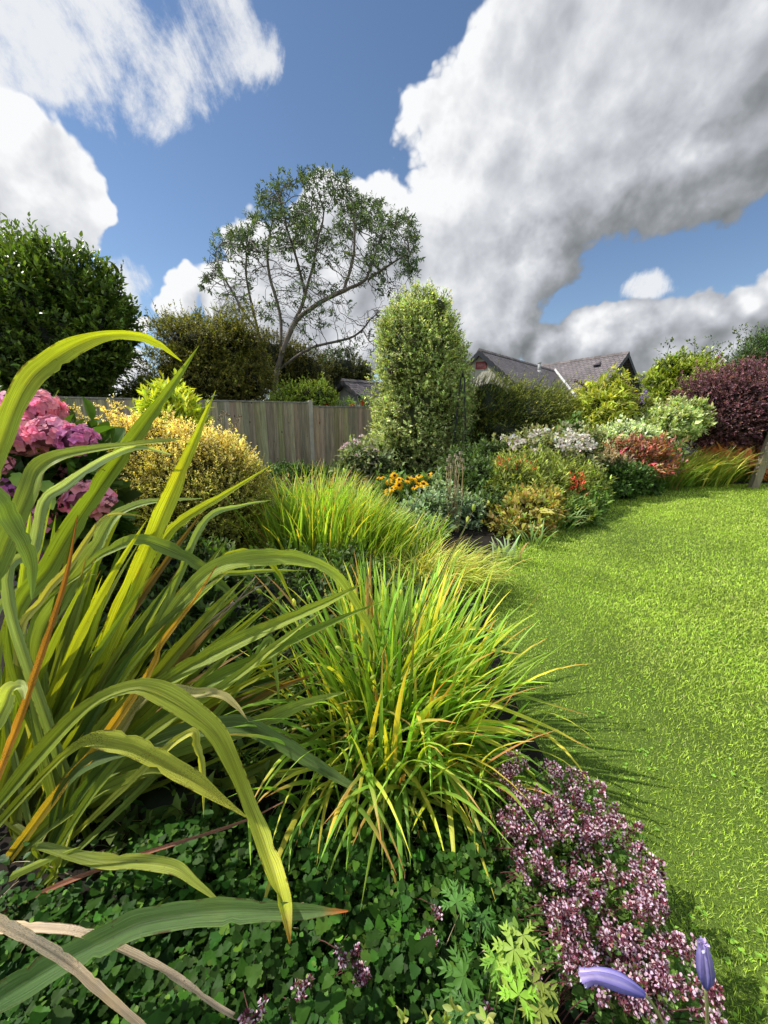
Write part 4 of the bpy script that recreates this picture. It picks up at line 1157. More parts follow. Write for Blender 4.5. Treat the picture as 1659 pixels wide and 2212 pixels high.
strap_clump('daylily_seedling', 'arching narrow leaves beside the lawn right of the peony', 'plant', gnd(1205, 1150)[:2], .2, .14, 40, .42, .02, (.06, .11, .03), (.2, .28, .1), (.5, 0), bend=(1.2, 2.2))
strap_clump('lambs_ear', 'grey green pointed leaves at the bare soil corner of the lawn', 'plant', gnd(1095, 1215)[:2], .14, .1, 24, .3, .028, (.12, .16, .08), (.30, .36, .2), (.2, 0), dry=(0, (0, 0, 0)))

# around the rudbeckia
rb = shrub('rudbeckia', 'clump of golden yellow daisies in front of the variegated column', 'flowering plant',
      [B(870, 1075, 60, 38, 5.7), B(915, 1080, 45, 40, 5.6), B(890, 1110, 60, 36, 5.4)], 760, .22, 8, .07, .036, (.03, .06, .014), (.10, .16, .035), T_LANCE, 'leaf', .4, .2, 3, cores=.66)
def daisy(p, R_, tilt):
    fl = bpy.data.objects.new('flower_head', None)
    n = 14; a = np.arange(n) * 2 * pi / n + rng.uniform(0, 1); nz = nrm(tilt); x_ = nrm(np.cross(nz, arr([.3, 1, .2]))); y_ = np.cross(nz, x_)
    d = np.cos(a)[:, None] * x_ + np.sin(a)[:, None] * y_
    mb = MB(); put(mb, T_LANCE, p + d * R_ * .15, d - nz * rng.uniform(.05, .5, (n, 1)), np.tile(nz, (n, 1)), R_ * .85, R_ * .34, cvar((.88, .50, .012), n, .1, .04))
    o = mb.build('flower_head', M['petal'], rb)
    cn = MB(); t = np.linspace(0, pi, 6); cn.tube([p - nz * R_ * .1, p + nz * R_ * .05, p + nz * R_ * .2, p + nz * R_ * .28], [R_ * .26, R_ * .27, R_ * .2, R_ * .03], (.05, .022, .01), 10)
    cn.build('cone', M['stem'], o, origin=(0, 0, 0)) if False else None
    c_ = cn.build('cone', M['stem'], rb); c_.parent = o; c_.location = (0, 0, 0)
    sm = MB(); sm.tube(spline([p * arr([1, 1, 0]) + arr([0, .05, .3]), p - arr([0, -.02, .25]), p - nz * R_ * .1], 6), .005, (.07, .10, .03), 4); s_ = sm.build('flower_stalk', M['stem'], rb); s_.parent = o
for (px, py) in ((822, 1030), (840, 1040), (852, 1027), (862, 1036), (880, 1035), (893, 1031), (905, 1028), (926, 1026), (918, 1035), (846, 1055), (872, 1057), (896, 1052), (915, 1045), (928, 1054), (862, 1048), (838, 1062), (903, 1040)):
    p = at(px, py, 5.35 + rng.normal(0, .08)); daisy(p, .075 * rng.uniform(.85, 1.15), arr([rng.normal(-.1, .35), -.45 + rng.normal(0, .25), .8]))
shrub('silver_leaved_plant', 'grey green silvery leaves below the yellow daisies', 'plant',
      [B(930, 1110, 52, 40, 4.9), B(960, 1095, 34, 40, 5.0), B(905, 1135, 48, 30, 4.7), B(1000, 1120, 36, 44, 5.1)], 800, .2, 9, .05, .026, (.05, .08, .04), (.22, .28, .17), T_LANCE, cores=.62, stems=2)
shrub('dark_leafy_plant', 'dark green leaves in the gap behind the poppy stalks', 'plant',
      [B(1030, 1060, 46, 62, 6.2), B(1000, 1030, 50, 50, 6.8), B(1045, 1115, 44, 46, 5.4), B(1060, 1000, 40, 44, 7.2), B(980, 1065, 40, 44, 6.2)], 1600, .22, 9, .06, .026, (.02, .04, .012), (.075, .115, .032), T_LANCE, cores=.7, stems=2)
pp = thing('poppy_stalks', 'cluster of dry beige poppy seed stalks right of the yellow daisies', 'dried plant', tuple(gnd(985, 1155)))
for (px, py) in ((968, 1000), (972, 992), (979, 1003), (984, 990), (989, 996), (995, 985), (999, 1000), (965, 1018), (975, 1015), (993, 1012), (986, 1024), (1002, 1016)):
    p0 = gnd(983 + (px - 983) * .3, 1160); p = at(px, py, p0[1] + rng.normal(0, .08)); sm = MB()
    sm.tube(spline([p0, (p0 + p) / 2 + rng.normal(0, .03, 3), p], 8), .0038, cvar((.34, .26, .14), 1)[0], 5); s_ = sm.build('stalk', M['stem'], pp)
    cp = MB(); cp.tube([p, p + arr([0, 0, .012]), p + arr([0, 0, .035]), p + arr([0, 0, .05]), p + arr([0, 0, .056])], [.007, .02, .023, .016, .024], (.36, .31, .22), 8); c_ = cp.build('seed_head', M['stem'], pp); c_.parent = s_
al = thing('dry_allium_stalks', 'tall dry flower stalks standing in front of the left fence', 'dried plant', tuple(at(505, 1020, 6.2) * arr([1, 1, 0])))
for (px, py) in ((478, 896), (482, 888), (487, 892), (492, 896), (474, 905), (513, 906), (518, 898), (510, 912), (472, 950), (481, 946)):
    p0 = at(500 + (px - 500) * .5, 1020, 6.2) * arr([1, 1, 0]); p = at(px, py, 6.2 + rng.normal(0, .1)); sm = MB(); sm.tube(spline([p0, (p0 + p) / 2 + rng.normal(0, .03, 3), p], 8), .0055, cvar((.30, .22, .12), 1)[0], 4)
    s_ = sm.build('stalk', M['stem'], al); n = 26; d = rdir(n); fm = MB(); put(fm, T_DIAMOND, p + d * .008, d, rdir(n), .03, .014, cvar((.34, .27, .17), n)); c_ = fm.build('seed_head', M['stem'], al); c_.parent = s_
# anemone by the fence, low greenery along its foot
an = shrub('pink_anemone', 'open bush with pinkish white flowers between fence and variegated column', 'flowering plant',
      [B(785, 985, 42, 40, 8.2), B(815, 1000, 30, 34, 8.0), B(760, 1010, 34, 26, 8.0)], 380, .3, 8, .075, .04, (.05, .08, .03), (.22, .24, .12), T_LANCE, 'leaf', .6, .25, 3, cores=.4)
flowers(an, [at(px, py, 7.8) for (px, py) in ((742, 968), (750, 962), (765, 955), (775, 960), (790, 975), (800, 968), (812, 975), (795, 985), (780, 945), (770, 988), (820, 990), (805, 1005))], 12, .05, (.74, .58, .60), .05, flat=True)
mb = MB()
shrub('fern_patch', 'dark low greenery at the foot of the fence', 'plant', [B(640, 1030, 60, 22, 9.6), B(720, 1035, 60, 20, 9.8), B(580, 1040, 50, 24, 9.0), B(790, 1040, 40, 18, 9.4)], 1100, .24, 9, .06, .03, (.018, .04, .01), (.05, .095, .02), T_LANCE, cores=.7, stems=0)
shrub('sedum_patch', 'brownish seedy flower heads between fence and grassy clump', 'plant', [B(640, 1060, 46, 18, 6.6), B(600, 1060, 30, 20, 6.2), B(740, 1052, 50, 16, 6.8)], 420, .26, 9, .03, .016, (.10, .09, .04), (.28, .22, .11), T_DIAMOND, cores=.5, stems=0)

# golden lonicera
ls = shrub('golden_honeysuckle', 'golden yellow tiny leaved rounded shrub behind the flax', 'shrub',
      [B(405, 1060, 150, 118, 3.5), B(340, 1000, 88, 85, 3.55), B(455, 1010, 92, 70, 3.5), B(400, 1130, 150, 100, 3.4), B(300, 1040, 80, 110, 3.6), B(490, 1080, 72, 95, 3.4)],
      6800, .17, 16, .0185, .013, (.26, .22, .05), (.70, .57, .24), T_DIAMOND, 'leaf', .2, .14, 3.4, 1.15, upw=.9, jit=.4, cores=.86, corecol=(.015, .018, .005), srad=.0025, scol=(.16, .10, .05), v=.28, lsc=1.1, zg=(.6, 1.4, (.07, .085, .014), (.28, .28, .05)))  # lower leaves greener, with top light and lower shade painted into the colours
mb = MB(); sm = MB()
for (x0, y0, x1, y1) in ((215, 960, 162, 882), (250, 950, 222, 880), (255, 960, 245, 868), (265, 955, 258, 885), (240, 965, 205, 905), (350, 960, 330, 900), (375, 950, 372, 905), (430, 960, 440, 925), (470, 985, 492, 948), (500, 1000, 522, 958), (520, 1010, 540, 978), (480, 985, 475, 940), (400, 955, 395, 915), (180, 985, 140, 940), (445, 965, 458, 925), (530, 1030, 552, 990), (280, 950, 290, 900), (310, 960, 305, 905)):
    p0, p1 = at(x0, y0, 3.45), at(x1, y1, 3.35); L_ = spline([p0 - arr([0, 0, .25]), p0, (p0 + p1) / 2 + rng.normal(0, .015, 3), p1], 16); sm.tube(L_, np.linspace(.003, .001, 16), (.2, .13, .06), 4, False)
    T_ = np.gradient(L_, axis=0)
    q = np.repeat(L_, 3, 0); d = nrm(np.repeat(T_, 3, 0)) + rng.normal(0, .75, q.shape)
    sprigs(mb, q, d, .075, 9, .0175, .012, (.42, .33, .09), (.85, .68, .30), T_DIAMOND, 1.1, smb=sm, srad=.001, scol=(.2, .13, .06))
mb.build('spray_foliage', M['leaf'], ls)['label'] = 'long loose upright golden sprays'; sm.build('spray_stem', M['stem'], ls)
shrub('yellow_tipped_pieris', 'yellow-green leafed bush rising between fence and golden shrub', 'shrub',
      [B(370, 895, 42, 44, 5.2), B(385, 930, 48, 36, 5.1), B(345, 915, 28, 36, 5.2)], 340, .28, 13, .1, .03, (.10, .15, .02), (.42, .43, .05), T_LANCE, 'leaf', .4, .2, 3, .95, upw=1.1, jit=.3, cores=.5)

# pink hydrangea
hd = shrub('pink_hydrangea', 'mophead hydrangea with big pink flowers at the left edge', 'shrub',
      [B(60, 1010, 105, 110, 2.2), B(120, 1060, 90, 130, 2.25), B(0, 1080, 100, 150, 2.25), B(150, 1160, 90, 110, 2.4), B(-60, 1000, 110, 150, 2.2)], 950, .2, 5, .11, .075, (.02, .04, .008), (.065, .11, .018), T_OVAL, 'gloss', .45, .2, 2.6, cores=.55, lsc=1.0, corecol=(.006, .009, .003))
for (px, py, s, Y, mag) in ((88, 882, 44, 2.05, 0), (18, 890, 44, 2.05, .05), (52, 912, 30, 2.0, 0), (48, 945, 46, 1.95, .05), (112, 940, 46, 1.95, .1), (166, 950, 40, 1.95, .65), (8, 940, 40, 1.9, 0), (2, 1002, 26, 1.85, .1),
                        (22, 1058, 30, 1.9, .9), (190, 1078, 46, 2.0, .05), (82, 1122, 34, 1.95, .15), (92, 1200, 34, 2.05, .95), (115, 1072, 20, 2.1, .9), (232, 1085, 20, 2.0, .1), (-25, 905, 44, 2.0, 0), (130, 1012, 22, 2.2, .3)):
    p = at(px, py, Y); R_ = s * pxm(px, py, Y)
    fm = MB(); nf = int(105 * (s / 44) ** 1.2); d = rdir(nf); d[:, 2] = d[:, 2] * .8 + .15; d = nrm(d)
    base_c = arr([.88, .33, .45]) * (1 - mag) + arr([.52, .14, .44]) * mag
    fc = cvar(base_c, nf, .18, .1)
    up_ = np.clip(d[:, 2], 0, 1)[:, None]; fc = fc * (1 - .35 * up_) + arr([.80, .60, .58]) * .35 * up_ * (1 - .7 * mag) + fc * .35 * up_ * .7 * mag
    nt_ = nrm(d + rng.normal(0, .35, (nf, 3))); rr_ = rng.uniform(.8, 1.04, (nf, 1))
    x_ = nrm(np.cross(nt_, rdir(nf))); y_ = np.cross(nt_, x_)
    for q in range(4):
        a = q * pi / 2 + rng.normal(0, .15, nf); dd = x_ * np.cos(a)[:, None] + y_ * np.sin(a)[:, None] + nt_ * rng.uniform(.05, .5, (nf, 1))
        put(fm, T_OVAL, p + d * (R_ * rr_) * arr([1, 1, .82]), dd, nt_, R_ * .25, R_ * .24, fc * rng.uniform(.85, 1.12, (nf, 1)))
    core(fm, [(p[0], p[1], p[2], R_, R_, R_ * .8)], .72, base_c * .3, amp=.02)  # dark inner ball: shade between the florets put into its colour
    fm.build('flower_head', M['petal'], hd)
for (px, py, Y) in ((35, 1035, 1.85), (70, 1032, 1.9), (98, 1052, 1.9), (165, 1095, 1.95), (102, 1080, 1.9)):
    lm = MB(); p = at(px, py - 14, Y); strap(lm, [p, p + arr([.01, -.01, -.03]), p + arr([.03, -.02, -.08])], [.03, .06, .05, .004], (.10, .18, .03), (.2, .28, .05), fold=.25, seg=8, prof='none'); lm.build('leaf', M['leaf'], hd)
# ------------------------------------------------------------------ day lilies
def pods(root, stalks, podcol=(.20, .24, .04), stemcol=(.16, .20, .05), r=.0035, ps=1.0):
    for (p0, p1, k) in stalks:
        sm = MB(); bend = rng.normal(0, .03, 3); L_ = spline([p0, p0 * .5 + p1 * .5 + bend, p1], 9)
        dk = rng.random() < .35
        sm.tube(L_, np.linspace(r, r * .6, 9), arr(stemcol) * (.4 if dk else 1) * arr([1.3, .8, .8] if dk else [1, 1, 1]), 5)
        s_ = sm.build('seed_stalk', M['stem'], root)
        T_ = nrm(L_[-1] - L_[-2])
        for q in range(k):
            a = nrm(T_ + rng.normal(0, .35, 3)); b = p1 - T_ * .035 * q + (rng.normal(0, .012, 3) if q else 0)
            h = .034 * ps * rng.uniform(.8, 1.2); w_ = .0085 * ps
            pm = MB(); tt = np.array([0, .2, .5, .78, .95, 1.06])
            pm.tube(b + a * (h * tt)[:, None], w_ * np.array([.3, .8, 1.05, .95, .5, .12]), cvar(podcol, 1, .2)[0], 8)
            c_ = pm.build('seed_pod', M['leaf'], root); c_.parent = s_

mid = strap_clump('daylily_clump', 'tall grassy day lily clump in the middle of the bed leaning right', 'plant', (-.40, 3.78), .80, .55, 2200, 1.0, .017, (.045, .09, .012), (.21, .31, .045), (.45, -.05), .5,
                  el=(64, 88), bend=(.2, 1.15), dry=(.12, (.34, .22, .07)), yel=(.2, (.46, .42, .07)), dead=.03, group='day lily clumps in the bed')
pods(mid, [(arr([x, y, .1]), at(px, py, y + .05), 1) for (px, py, x, y) in ((745, 1020, -.4, 3.9), (648, 1035, -.7, 3.6), (690, 1030, -.6, 3.7), (820, 1010, -.2, 4.0), (595, 1050, -.9, 3.4), (842, 1045, -.1, 3.8), (620, 1040, -.8, 3.7), (770, 1035, -.4, 3.9))], ps=1.5)
strap_clump('golden_sedge', 'low golden grassy tuft arching toward the lawn', 'plant', (.46, 3.10), .38, .28, 900, .5, .0085, (.09, .13, .02), (.32, .36, .07), (.5, -.1), el=(55, 85), bend=(1.0, 2.4), dry=(.15, (.42, .33, .12)), seg=7, yel=(.25, (.46, .44, .12)))
near = strap_clump('daylily_clump', 'nearest day lily clump of yellow-green strap leaves with seed pods', 'plant', (.06, 1.56), .31, .40, 640, .70, .0225, (.035, .08, .012), (.19, .30, .04), (.22, .12),
                   el=(62, 89), bend=(.1, 1.1), dry=(.16, (.38, .16, .05)), seg=9, yel=(.24, (.44, .44, .05)), dead=.03, group='day lily clumps in the bed')
fr = MB(); n_ = 210
bb = np.stack([rng.normal(.06, .2, n_), rng.uniform(1.12, 1.5, n_), np.full(n_, .04)], 1)
cc1 = cvar((.17, .28, .035), n_, .3); yy = rng.random(n_) < .3; cc1[yy] = cvar((.42, .42, .05), int(yy.sum()), .15)
blades(fr, bb, rng.normal(-1.35, .75, n_), np.radians(rng.uniform(45, 82, n_)), rng.uniform(.35, .68, n_), .0185 * rng.uniform(.7, 1.3, n_), rng.uniform(1.3, 2.5, n_), cvar((.04, .09, .014), n_), cc1, 10, .35, (.3, (.34, .14, .05)))
fr.build('front_foliage', M['blade'], near)
# long outer leaves falling forward and over the lawn edge, laid by hand
mb = MB()
G1, G2, Y1 = (.06, .11, .018), (.22, .30, .045), (.44, .43, .06)
b0 = arr([.06, 1.45, .05])
def dl(pts, wpx, c0=G1, c1=G2, tip=None, roll=0.0):
    P = [b0 + rng.normal(0, .06, 3) * arr([1, 1, 0])] + [at(*p) for p in pts]
    s = pxm(*pts[len(pts) // 2]); strap(mb, P, wpx * s * .85, c0, c1, roll, fold=.5, seg=16, tip=.86, tipcol=tip)
O = (.40, .15, .05)
for a in [
    ([(960, 1700, 1.2), (1060, 1735, 1.08), (1130, 1850, 1.0)], 17, G1, Y1, O), ([(900, 1640, 1.25), (1010, 1575, 1.2), (1190, 1592, 1.15)], 15, G1, Y1, O),
    ([(900, 1600, 1.3), (1020, 1520, 1.3), (1160, 1560, 1.2), (1280, 1620, 1.12)], 11, G2, Y1, O), ([(870, 1620, 1.25), (1000, 1655, 1.15), (1085, 1668, 1.1)], 14, G1, Y1, None),
    ([(880, 1500, 1.4), (1030, 1480, 1.4), (1270, 1545, 1.3)], 10, G1, G2, O), ([(930, 1600, 1.25), (1040, 1560, 1.25), (1190, 1588, 1.2)], 15, G2, Y1, O),
    ([(820, 1690, 1.2), (880, 1745, 1.08), (908, 2015, .95)], 10, G1, G2, O), ([(840, 1700, 1.15), (905, 1800, 1.02), (1005, 1935, .92)], 13, G1, G2, None),
    ([(850, 1700, 1.15), (905, 1830, 1.05), (920, 1930, .98)], 11, G2, Y1, None), ([(800, 1690, 1.15), (830, 1790, 1.05), (820, 1910, 1.0)], 10, G1, Y1, O),
    ([(790, 1660, 1.2), (850, 1640, 1.1), (915, 1718, 1.05)], 13, G1, Y1, None), ([(780, 1650, 1.2), (720, 1660, 1.1), (650, 1700, 1.02)], 11, G1, G2, None),
    ([(770, 1660, 1.2), (690, 1700, 1.05), (640, 1760, .98)], 10, G1, Y1, None), ([(760, 1700, 1.15), (700, 1820, 1.0), (645, 1935, .9)], 12, G1, Y1, O),
    ([(880, 1650, 1.2), (1050, 1690, 1.08), (1230, 1740, 1.0), (1340, 1830, .95)], 9, G2, Y1, O), ([(900, 1650, 1.15), (1100, 1700, 1.02), (1220, 1840, .93), (1310, 2010, .84)], 8, G1, G2, O),
    ([(870, 1700, 1.1), (990, 1760, 1.02), (1120, 1900, .95)], 10, G1, G2, None), ([(810, 1750, 1.08), (790, 1870, .98), (735, 2110, .78)], 11, G1, Y1, O),
    ([(910, 1560, 1.3), (1030, 1590, 1.2), (1140, 1640, 1.1)], 14, G1, Y1, None), ([(860, 1560, 1.3), (960, 1500, 1.3), (1070, 1560, 1.2)], 12, G1, G2, None),
    ([(850, 1480, 1.45), (980, 1400, 1.5), (1140, 1415, 1.45)], 12, G1, Y1, O), ([(870, 1450, 1.5), (1000, 1360, 1.6), (1120, 1380, 1.55)], 11, G2, Y1, O),
    ([(840, 1720, 1.1), (905, 1760, 1.0), (945, 1900, .93)], 10, G2, Y1, O), ([(700, 1600, 1.25), (620, 1590, 1.2), (540, 1640, 1.1)], 11, G1, G2, None)]:
    dl(*a)
tag(mb.build('arching_leaves', M['strap'], near), 'longest outer leaves arching forward and over the lawn edge')
pods(near, [(arr([.06 + rng.normal(0, .1), 1.5, .2]), at(px, py, Y), k) for (px, py, Y, k) in ((637, 1310, 1.5, 1), (665, 1300, 1.5, 1), (565, 1280, 1.5, 1), (872, 1265, 1.75, 2), (790, 1225, 1.8, 1), (820, 1230, 1.8, 1), (960, 1390, 1.6, 2),
            (1010, 1415, 1.5, 1), (1000, 1400, 1.5, 2), (770, 1385, 1.4, 1), (740, 1420, 1.35, 2), (775, 1445, 1.3, 1), (890, 1400, 1.55, 1), (1040, 1405, 1.45, 1), (1068, 1410, 1.45, 1), (950, 1340, 1.6, 1), (915, 1330, 1.65, 1), (800, 1470, 1.3, 1), (905, 1145, 1.95, 1), (1022, 1105, 1.7, 1), (1010, 1130, 1.7, 1), (740, 1405, 1.35, 1), (975, 1450, 1.4, 1))], r=.003)

# ------------------------------------------------------------------ flax (big strap leaves of the foreground)
fx = thing('flax_plant', 'large flax with long yellow-green strap leaves filling the left foreground', 'plant', (-1.1, .98, 0))
GD, GM, GL, GY, BL = (.035, .06, .012), (.085, .12, .018), (.17, .21, .028), (.26, .285, .025), (.085, .125, .04)
SHEEN, BR, OR, TAN, RUST = (.30, .36, .26), (.12, .05, .02), (.33, .17, .03), (.40, .32, .22), (.16, .06, .02)
FB = arr([-1.08, .95, .03])
def fl(pts, wpx, c0=GM, c1=GL, roll=0.0, roll1=None, mat='strap', base=True, tip=None, label=None, fold=.65, prof='leaf', seg=26, wl=None):
    P = [at(*p) for p in pts]
    if base: P = [FB + arr([rng.normal(0, .06), rng.normal(0, .06), 0])] + P
    q = pts[len(pts) // 2]; s = pxm(*q)
    w_ = [x * s * .85 for x in wl] if wl else wpx * s * .85
    m_ = MB(); strap(m_, P, w_, c0, c1, roll, roll1, fold, seg, prof, tip=.93 if tip is not None else None, tipcol=tip)
    o = m_.build('leaf', M[mat], fx)
    if label: o['label'] = label
DT = (.22, .10, .03)
fl([(-40, 1130, 1.0), (-5, 985, 1.05), (48, 845, 1.12), (112, 778, 1.2), (200, 732, 1.28), (285, 724, 1.36), (340, 742, 1.42), (392, 780, 1.48)], 48, GL, GY, .5, -.5, base=False, wl=[34, 38, 40, 50, 40, 22, 24, 3], prof='none', fold=.55)
fl([(30, 1400, 1.1), (115, 1212, 1.2), (220, 1044, 1.3), (300, 934, 1.36), (370, 836, 1.42), (430, 746, 1.5)], 43, GM, (.13, .17, .02), .15)
fl([(130, 1640, 1.15), (240, 1374, 1.25), (295, 1249, 1.3), (350, 1114, 1.34), (415, 964, 1.4), (466, 843, 1.45)], 47, GY, GY, .1)
fl([(120, 1620, 1.2), (220, 1444, 1.25), (280, 1304, 1.32), (325, 1214, 1.38), (370, 1144, 1.44), (425, 1104, 1.5), (500, 1059, 1.58), (592, 1001, 1.66)], 31, GL, GY, .1, tip=(.3, .3, .04))
fl([(60, 1400, 1.1), (180, 1232, 1.18), (245, 1184, 1.22), (295, 1167, 1.26), (345, 1178, 1.29), (425, 1218, 1.32), (500, 1283, 1.34), (520, 1310, 1.34)], 34, GL, BL, .9, -.3, wl=[26, 16, 12, 14, 30, 34, 26, 3], prof='none')
fl([(200, 1560, 1.15), (330, 1380, 1.2), (400, 1285, 1.25), (475, 1221, 1.3), (575, 1203, 1.34), (640, 1206, 1.37), (715, 1233, 1.39), (760, 1288, 1.4), (798, 1358, 1.4), (818, 1425, 1.38)], 44, GM, (.27, .32, .05), .5, -.35, wl=[24, 24, 20, 16, 34, 44, 42, 30, 26, 20, 4], prof='none', fold=.3)
fl([(200, 1600, 1.05), (380, 1458, 1.12), (540, 1373, 1.18), (700, 1303, 1.25), (792, 1256, 1.3)], 40, GM, GL, .15)
fl([(200, 1680, 1.0), (430, 1490, 1.1), (550, 1428, 1.15), (650, 1373, 1.2), (832, 1296, 1.28)], 34, GD, (.12, .17, .02), .1)
fl([(260, 1640, .98), (500, 1470, 1.08), (600, 1390, 1.14), (702, 1316, 1.2)], 24, GM, GL, .3, mat='strap')
fl([(-30, 1770, .86), (100, 1613, .86), (200, 1518, .86), (280, 1486, .86), (330, 1490, .86), (400, 1528, .85), (465, 1582, .84), (502, 1650, .82), (530, 1718, .8), (560, 1793, .75), (595, 1893, .67), (618, 1975, .57), (626, 2038, .54)], 50, GM, (.30, .32, .04), .2, .1, base=False, wl=[30, 42, 44, 34, 32, 52, 54, 46, 34, 32, 46, 34, 3], prof='none', tip=DT)
fl([(-30, 1810, .9), (75, 1693, .88), (150, 1622, .86), (200, 1598, .85), (280, 1610, .84), (350, 1645, .83), (425, 1690, .81), (531, 1764, .79)], 46, GM, (.34, .34, .05), .3, -.1, mat='spot', base=False, wl=[20, 26, 18, 24, 48, 46, 36, 4], prof='none', label='long yellow leaf covered in brown specks')
fl([(150, 1680, .98), (350, 1595, 1.0), (475, 1568, 1.02), (540, 1573, 1.03), (600, 1603, 1.03), (675, 1648, 1.02), (750, 1693, 1.0), (818, 1722, .98)], 42, GD, BL, .2, wl=[28, 30, 36, 42, 44, 38, 24, 3], prof='none')
fl([(200, 1700, 1.0), (400, 1610, 1.06), (550, 1566, 1.1), (650, 1523, 1.15), (762, 1490, 1.2)], 42, GM, (.17, .22, .04), .1)
fl([(-30, 2175, .52), (100, 2095, .54), (210, 2038, .56), (300, 1995, .57), (400, 1976, .58), (500, 1968, .585), (625, 1969, .59), (752, 1968, .6)], 58, (.035, .07, .018), (.085, .135, .04), .1, -.15, base=False, wl=[60, 62, 57, 55, 53, 48, 36, 3], prof='none', tip=(.4, .10, .02), fold=.5, label='broad blue-green leaf with an orange tip lying low in front')
fl([(-20, 1985, .48), (75, 2035, .48), (150, 2083, .48), (215, 2140, .47), (300, 2214, .46), (330, 2245, .455)], 24, TAN, (.36, .28, .19), .4, mat='dead', base=False, wl=[26, 26, 24, 22, 18, 14], prof='none', label='dead beige leaf in the bottom left corner')
fl([(-40, 2008, .58), (60, 2004, .58), (175, 2014, .575), (275, 2054, .57), (375, 2108, .56), (475, 2178, .55), (560, 2222, .54)], 18, TAN, (.30, .23, .16), .3, mat='dead', base=False, wl=[22, 22, 20, 18, 16, 12, 8], prof='none', label='second dead beige leaf trailing under the blue-green one')
fl([(-20, 1985, .8), (125, 1913, .8), (300, 1848, .8), (425, 1808, .8), (530, 1773, .8), (612, 1732, .8)], 11, (.12, .05, .03), (.16, .08, .05), .3, mat='dead', base=False, prof='none', wl=[12, 12, 10, 9, 7, 2], label='reddish brown dead leaf stretching right')
fl([(0, 1880, .95), (65, 1793, .96), (140, 1693, .98), (200, 1628, 1.0), (275, 1523, 1.04), (330, 1440, 1.08), (350, 1388, 1.1), (415, 1303, 1.14), (468, 1222, 1.18)], 24, (.36, .26, .03), OR, .2, mat='spot', base=False, prof='none', wl=[26, 26, 24, 24, 22, 18, 14, 10, 2], tip=RUST, label='orange dying leaf')
fl([(-10, 1690, .82), (40, 1560, .84), (75, 1458, .86), (115, 1338, .88), (145, 1238, .9), (168, 1112, .92)], 18, (.34, .17, .04), RUST, .3, mat='spot', base=False, prof='none', wl=[20, 19, 17, 15, 10, 2], label='rusty brown dying leaf')
fl([(-40, 1330, .95), (0, 1208, 1.0), (27, 1145, 1.03), (63, 1060, 1.08), (80, 1014, 1.12), (118, 988, 1.15), (168, 976, 1.2), (231, 966, 1.26), (330, 955, 1.34), (402, 948, 1.4)], 46, GM, (.22, .26, .06), .1, .9, base=False, wl=[44, 46, 46, 46, 42, 38, 30, 20, 24, 3], prof='none', fold=.5)
fl([(20, 1300, 1.05), (73, 1186, 1.1), (94, 1085, 1.14), (136, 1052, 1.18), (189, 1014, 1.22), (241, 985, 1.28), (300, 966, 1.34), (370, 982, 1.4)], 24, GM, SHEEN, .3, -.4, wl=[20, 24, 24, 24, 24, 24, 20, 16, 3], prof='none')  # pale silver towards the tip: glossy sheen painted into the colour
fl([(-60, 1040, .85), (0, 1081, .86), (21, 1123, .87), (52, 1176, .87), (68, 1225, .87), (69, 1295, .86)], 40, BL, (.10, .15, .05), .1, base=False, wl=[40, 42, 40, 34, 24, 3], prof='none')
fl([(40, 1420, 1.1), (94, 1291, 1.14), (147, 1228, 1.18), (189, 1165, 1.22), (220, 1123, 1.26), (248, 1111, 1.3), (294, 1113, 1.34), (320, 1122, 1.36)], 16, (.30, .28, .08), (.26, .24, .06), .3, wl=[20, 22, 20, 18, 16, 12, 8, 2], prof='none')
fl([(80, 1440, 1.12), (134, 1291, 1.18), (178, 1228, 1.22), (210, 1176, 1.26), (241, 1123, 1.3), (273, 1100, 1.34), (331, 1083, 1.4), (437, 1077, 1.5)], 44, GM, (.20, .25, .10), .1, .6, wl=[34, 42, 46, 46, 44, 34, 26, 20, 3], prof='none')
fl([(75, 1830, .85), (200, 1858, .8), (300, 1862, .78), (375, 1873, .77), (425, 1908, .75), (479, 1952, .73)], 34, (.06, .09, .015), (.26, .29, .05), .5, -.2, wl=[6, 12, 24, 32, 32, 22, 3], prof='none')
fl([(25, 1893, .84), (100, 1858, .82), (176, 1828, .82)], 18, GM, GL, .3)
fl([(0, 1893, .95), (75, 1808, .96), (175, 1733, .98), (300, 1673, 1.0), (390, 1668, 1.02)], 36, GD, GL, .2, base=False)
fl([(300, 1520, 1.06), (425, 1498, 1.06), (475, 1500, 1.05), (510, 1525, 1.03), (538, 1560, 1.0)], 26, (.20, .20, .08), (.28, .24, .10), .2, mat='spot')
fl([(380, 1600, .98), (425, 1615, .97), (438, 1680, .95), (440, 1766, .92)], 20, (.28, .30, .05), (.34, .34, .08), .2)
fl([(-30, 1600, .8), (5, 1530, .8), (22, 1490, .8), (46, 1484, .8), (52, 1510, .78)], 44, (.2, .26, .06), (.3, .33, .12), .2, base=False, wl=[30, 44, 42, 30, 4], prof='none')
fl([(0, 1480, 1.2), (-10, 1330, 1.2), (65, 1266, 1.25), (140, 1250, 1.3), (210, 1240, 1.35)], 20, GM, (.22, .28, .12), .4)
fl([(250, 1500, 1.2), (370, 1330, 1.3), (440, 1235, 1.38), (490, 1165, 1.45)], 24, GD, GM, .4)
fl([(230, 1560, 1.18), (350, 1330, 1.28), (440, 1130, 1.4), (520, 1093, 1.5), (590, 1080, 1.6)], 20, GM, (.2, .26, .10), .6, -.2)
fl([(250, 1500, 1.2), (420, 1270, 1.35), (540, 1236, 1.45), (665, 1232, 1.55)], 17, GM, (.25, .3, .08), .4, -.2)
fl([(260, 1500, 1.15), (470, 1220, 1.35), (560, 1205, 1.4), (600, 1235, 1.42), (634, 1305, 1.4)], 24, (.22, .25, .03), GY, .4, -.2)
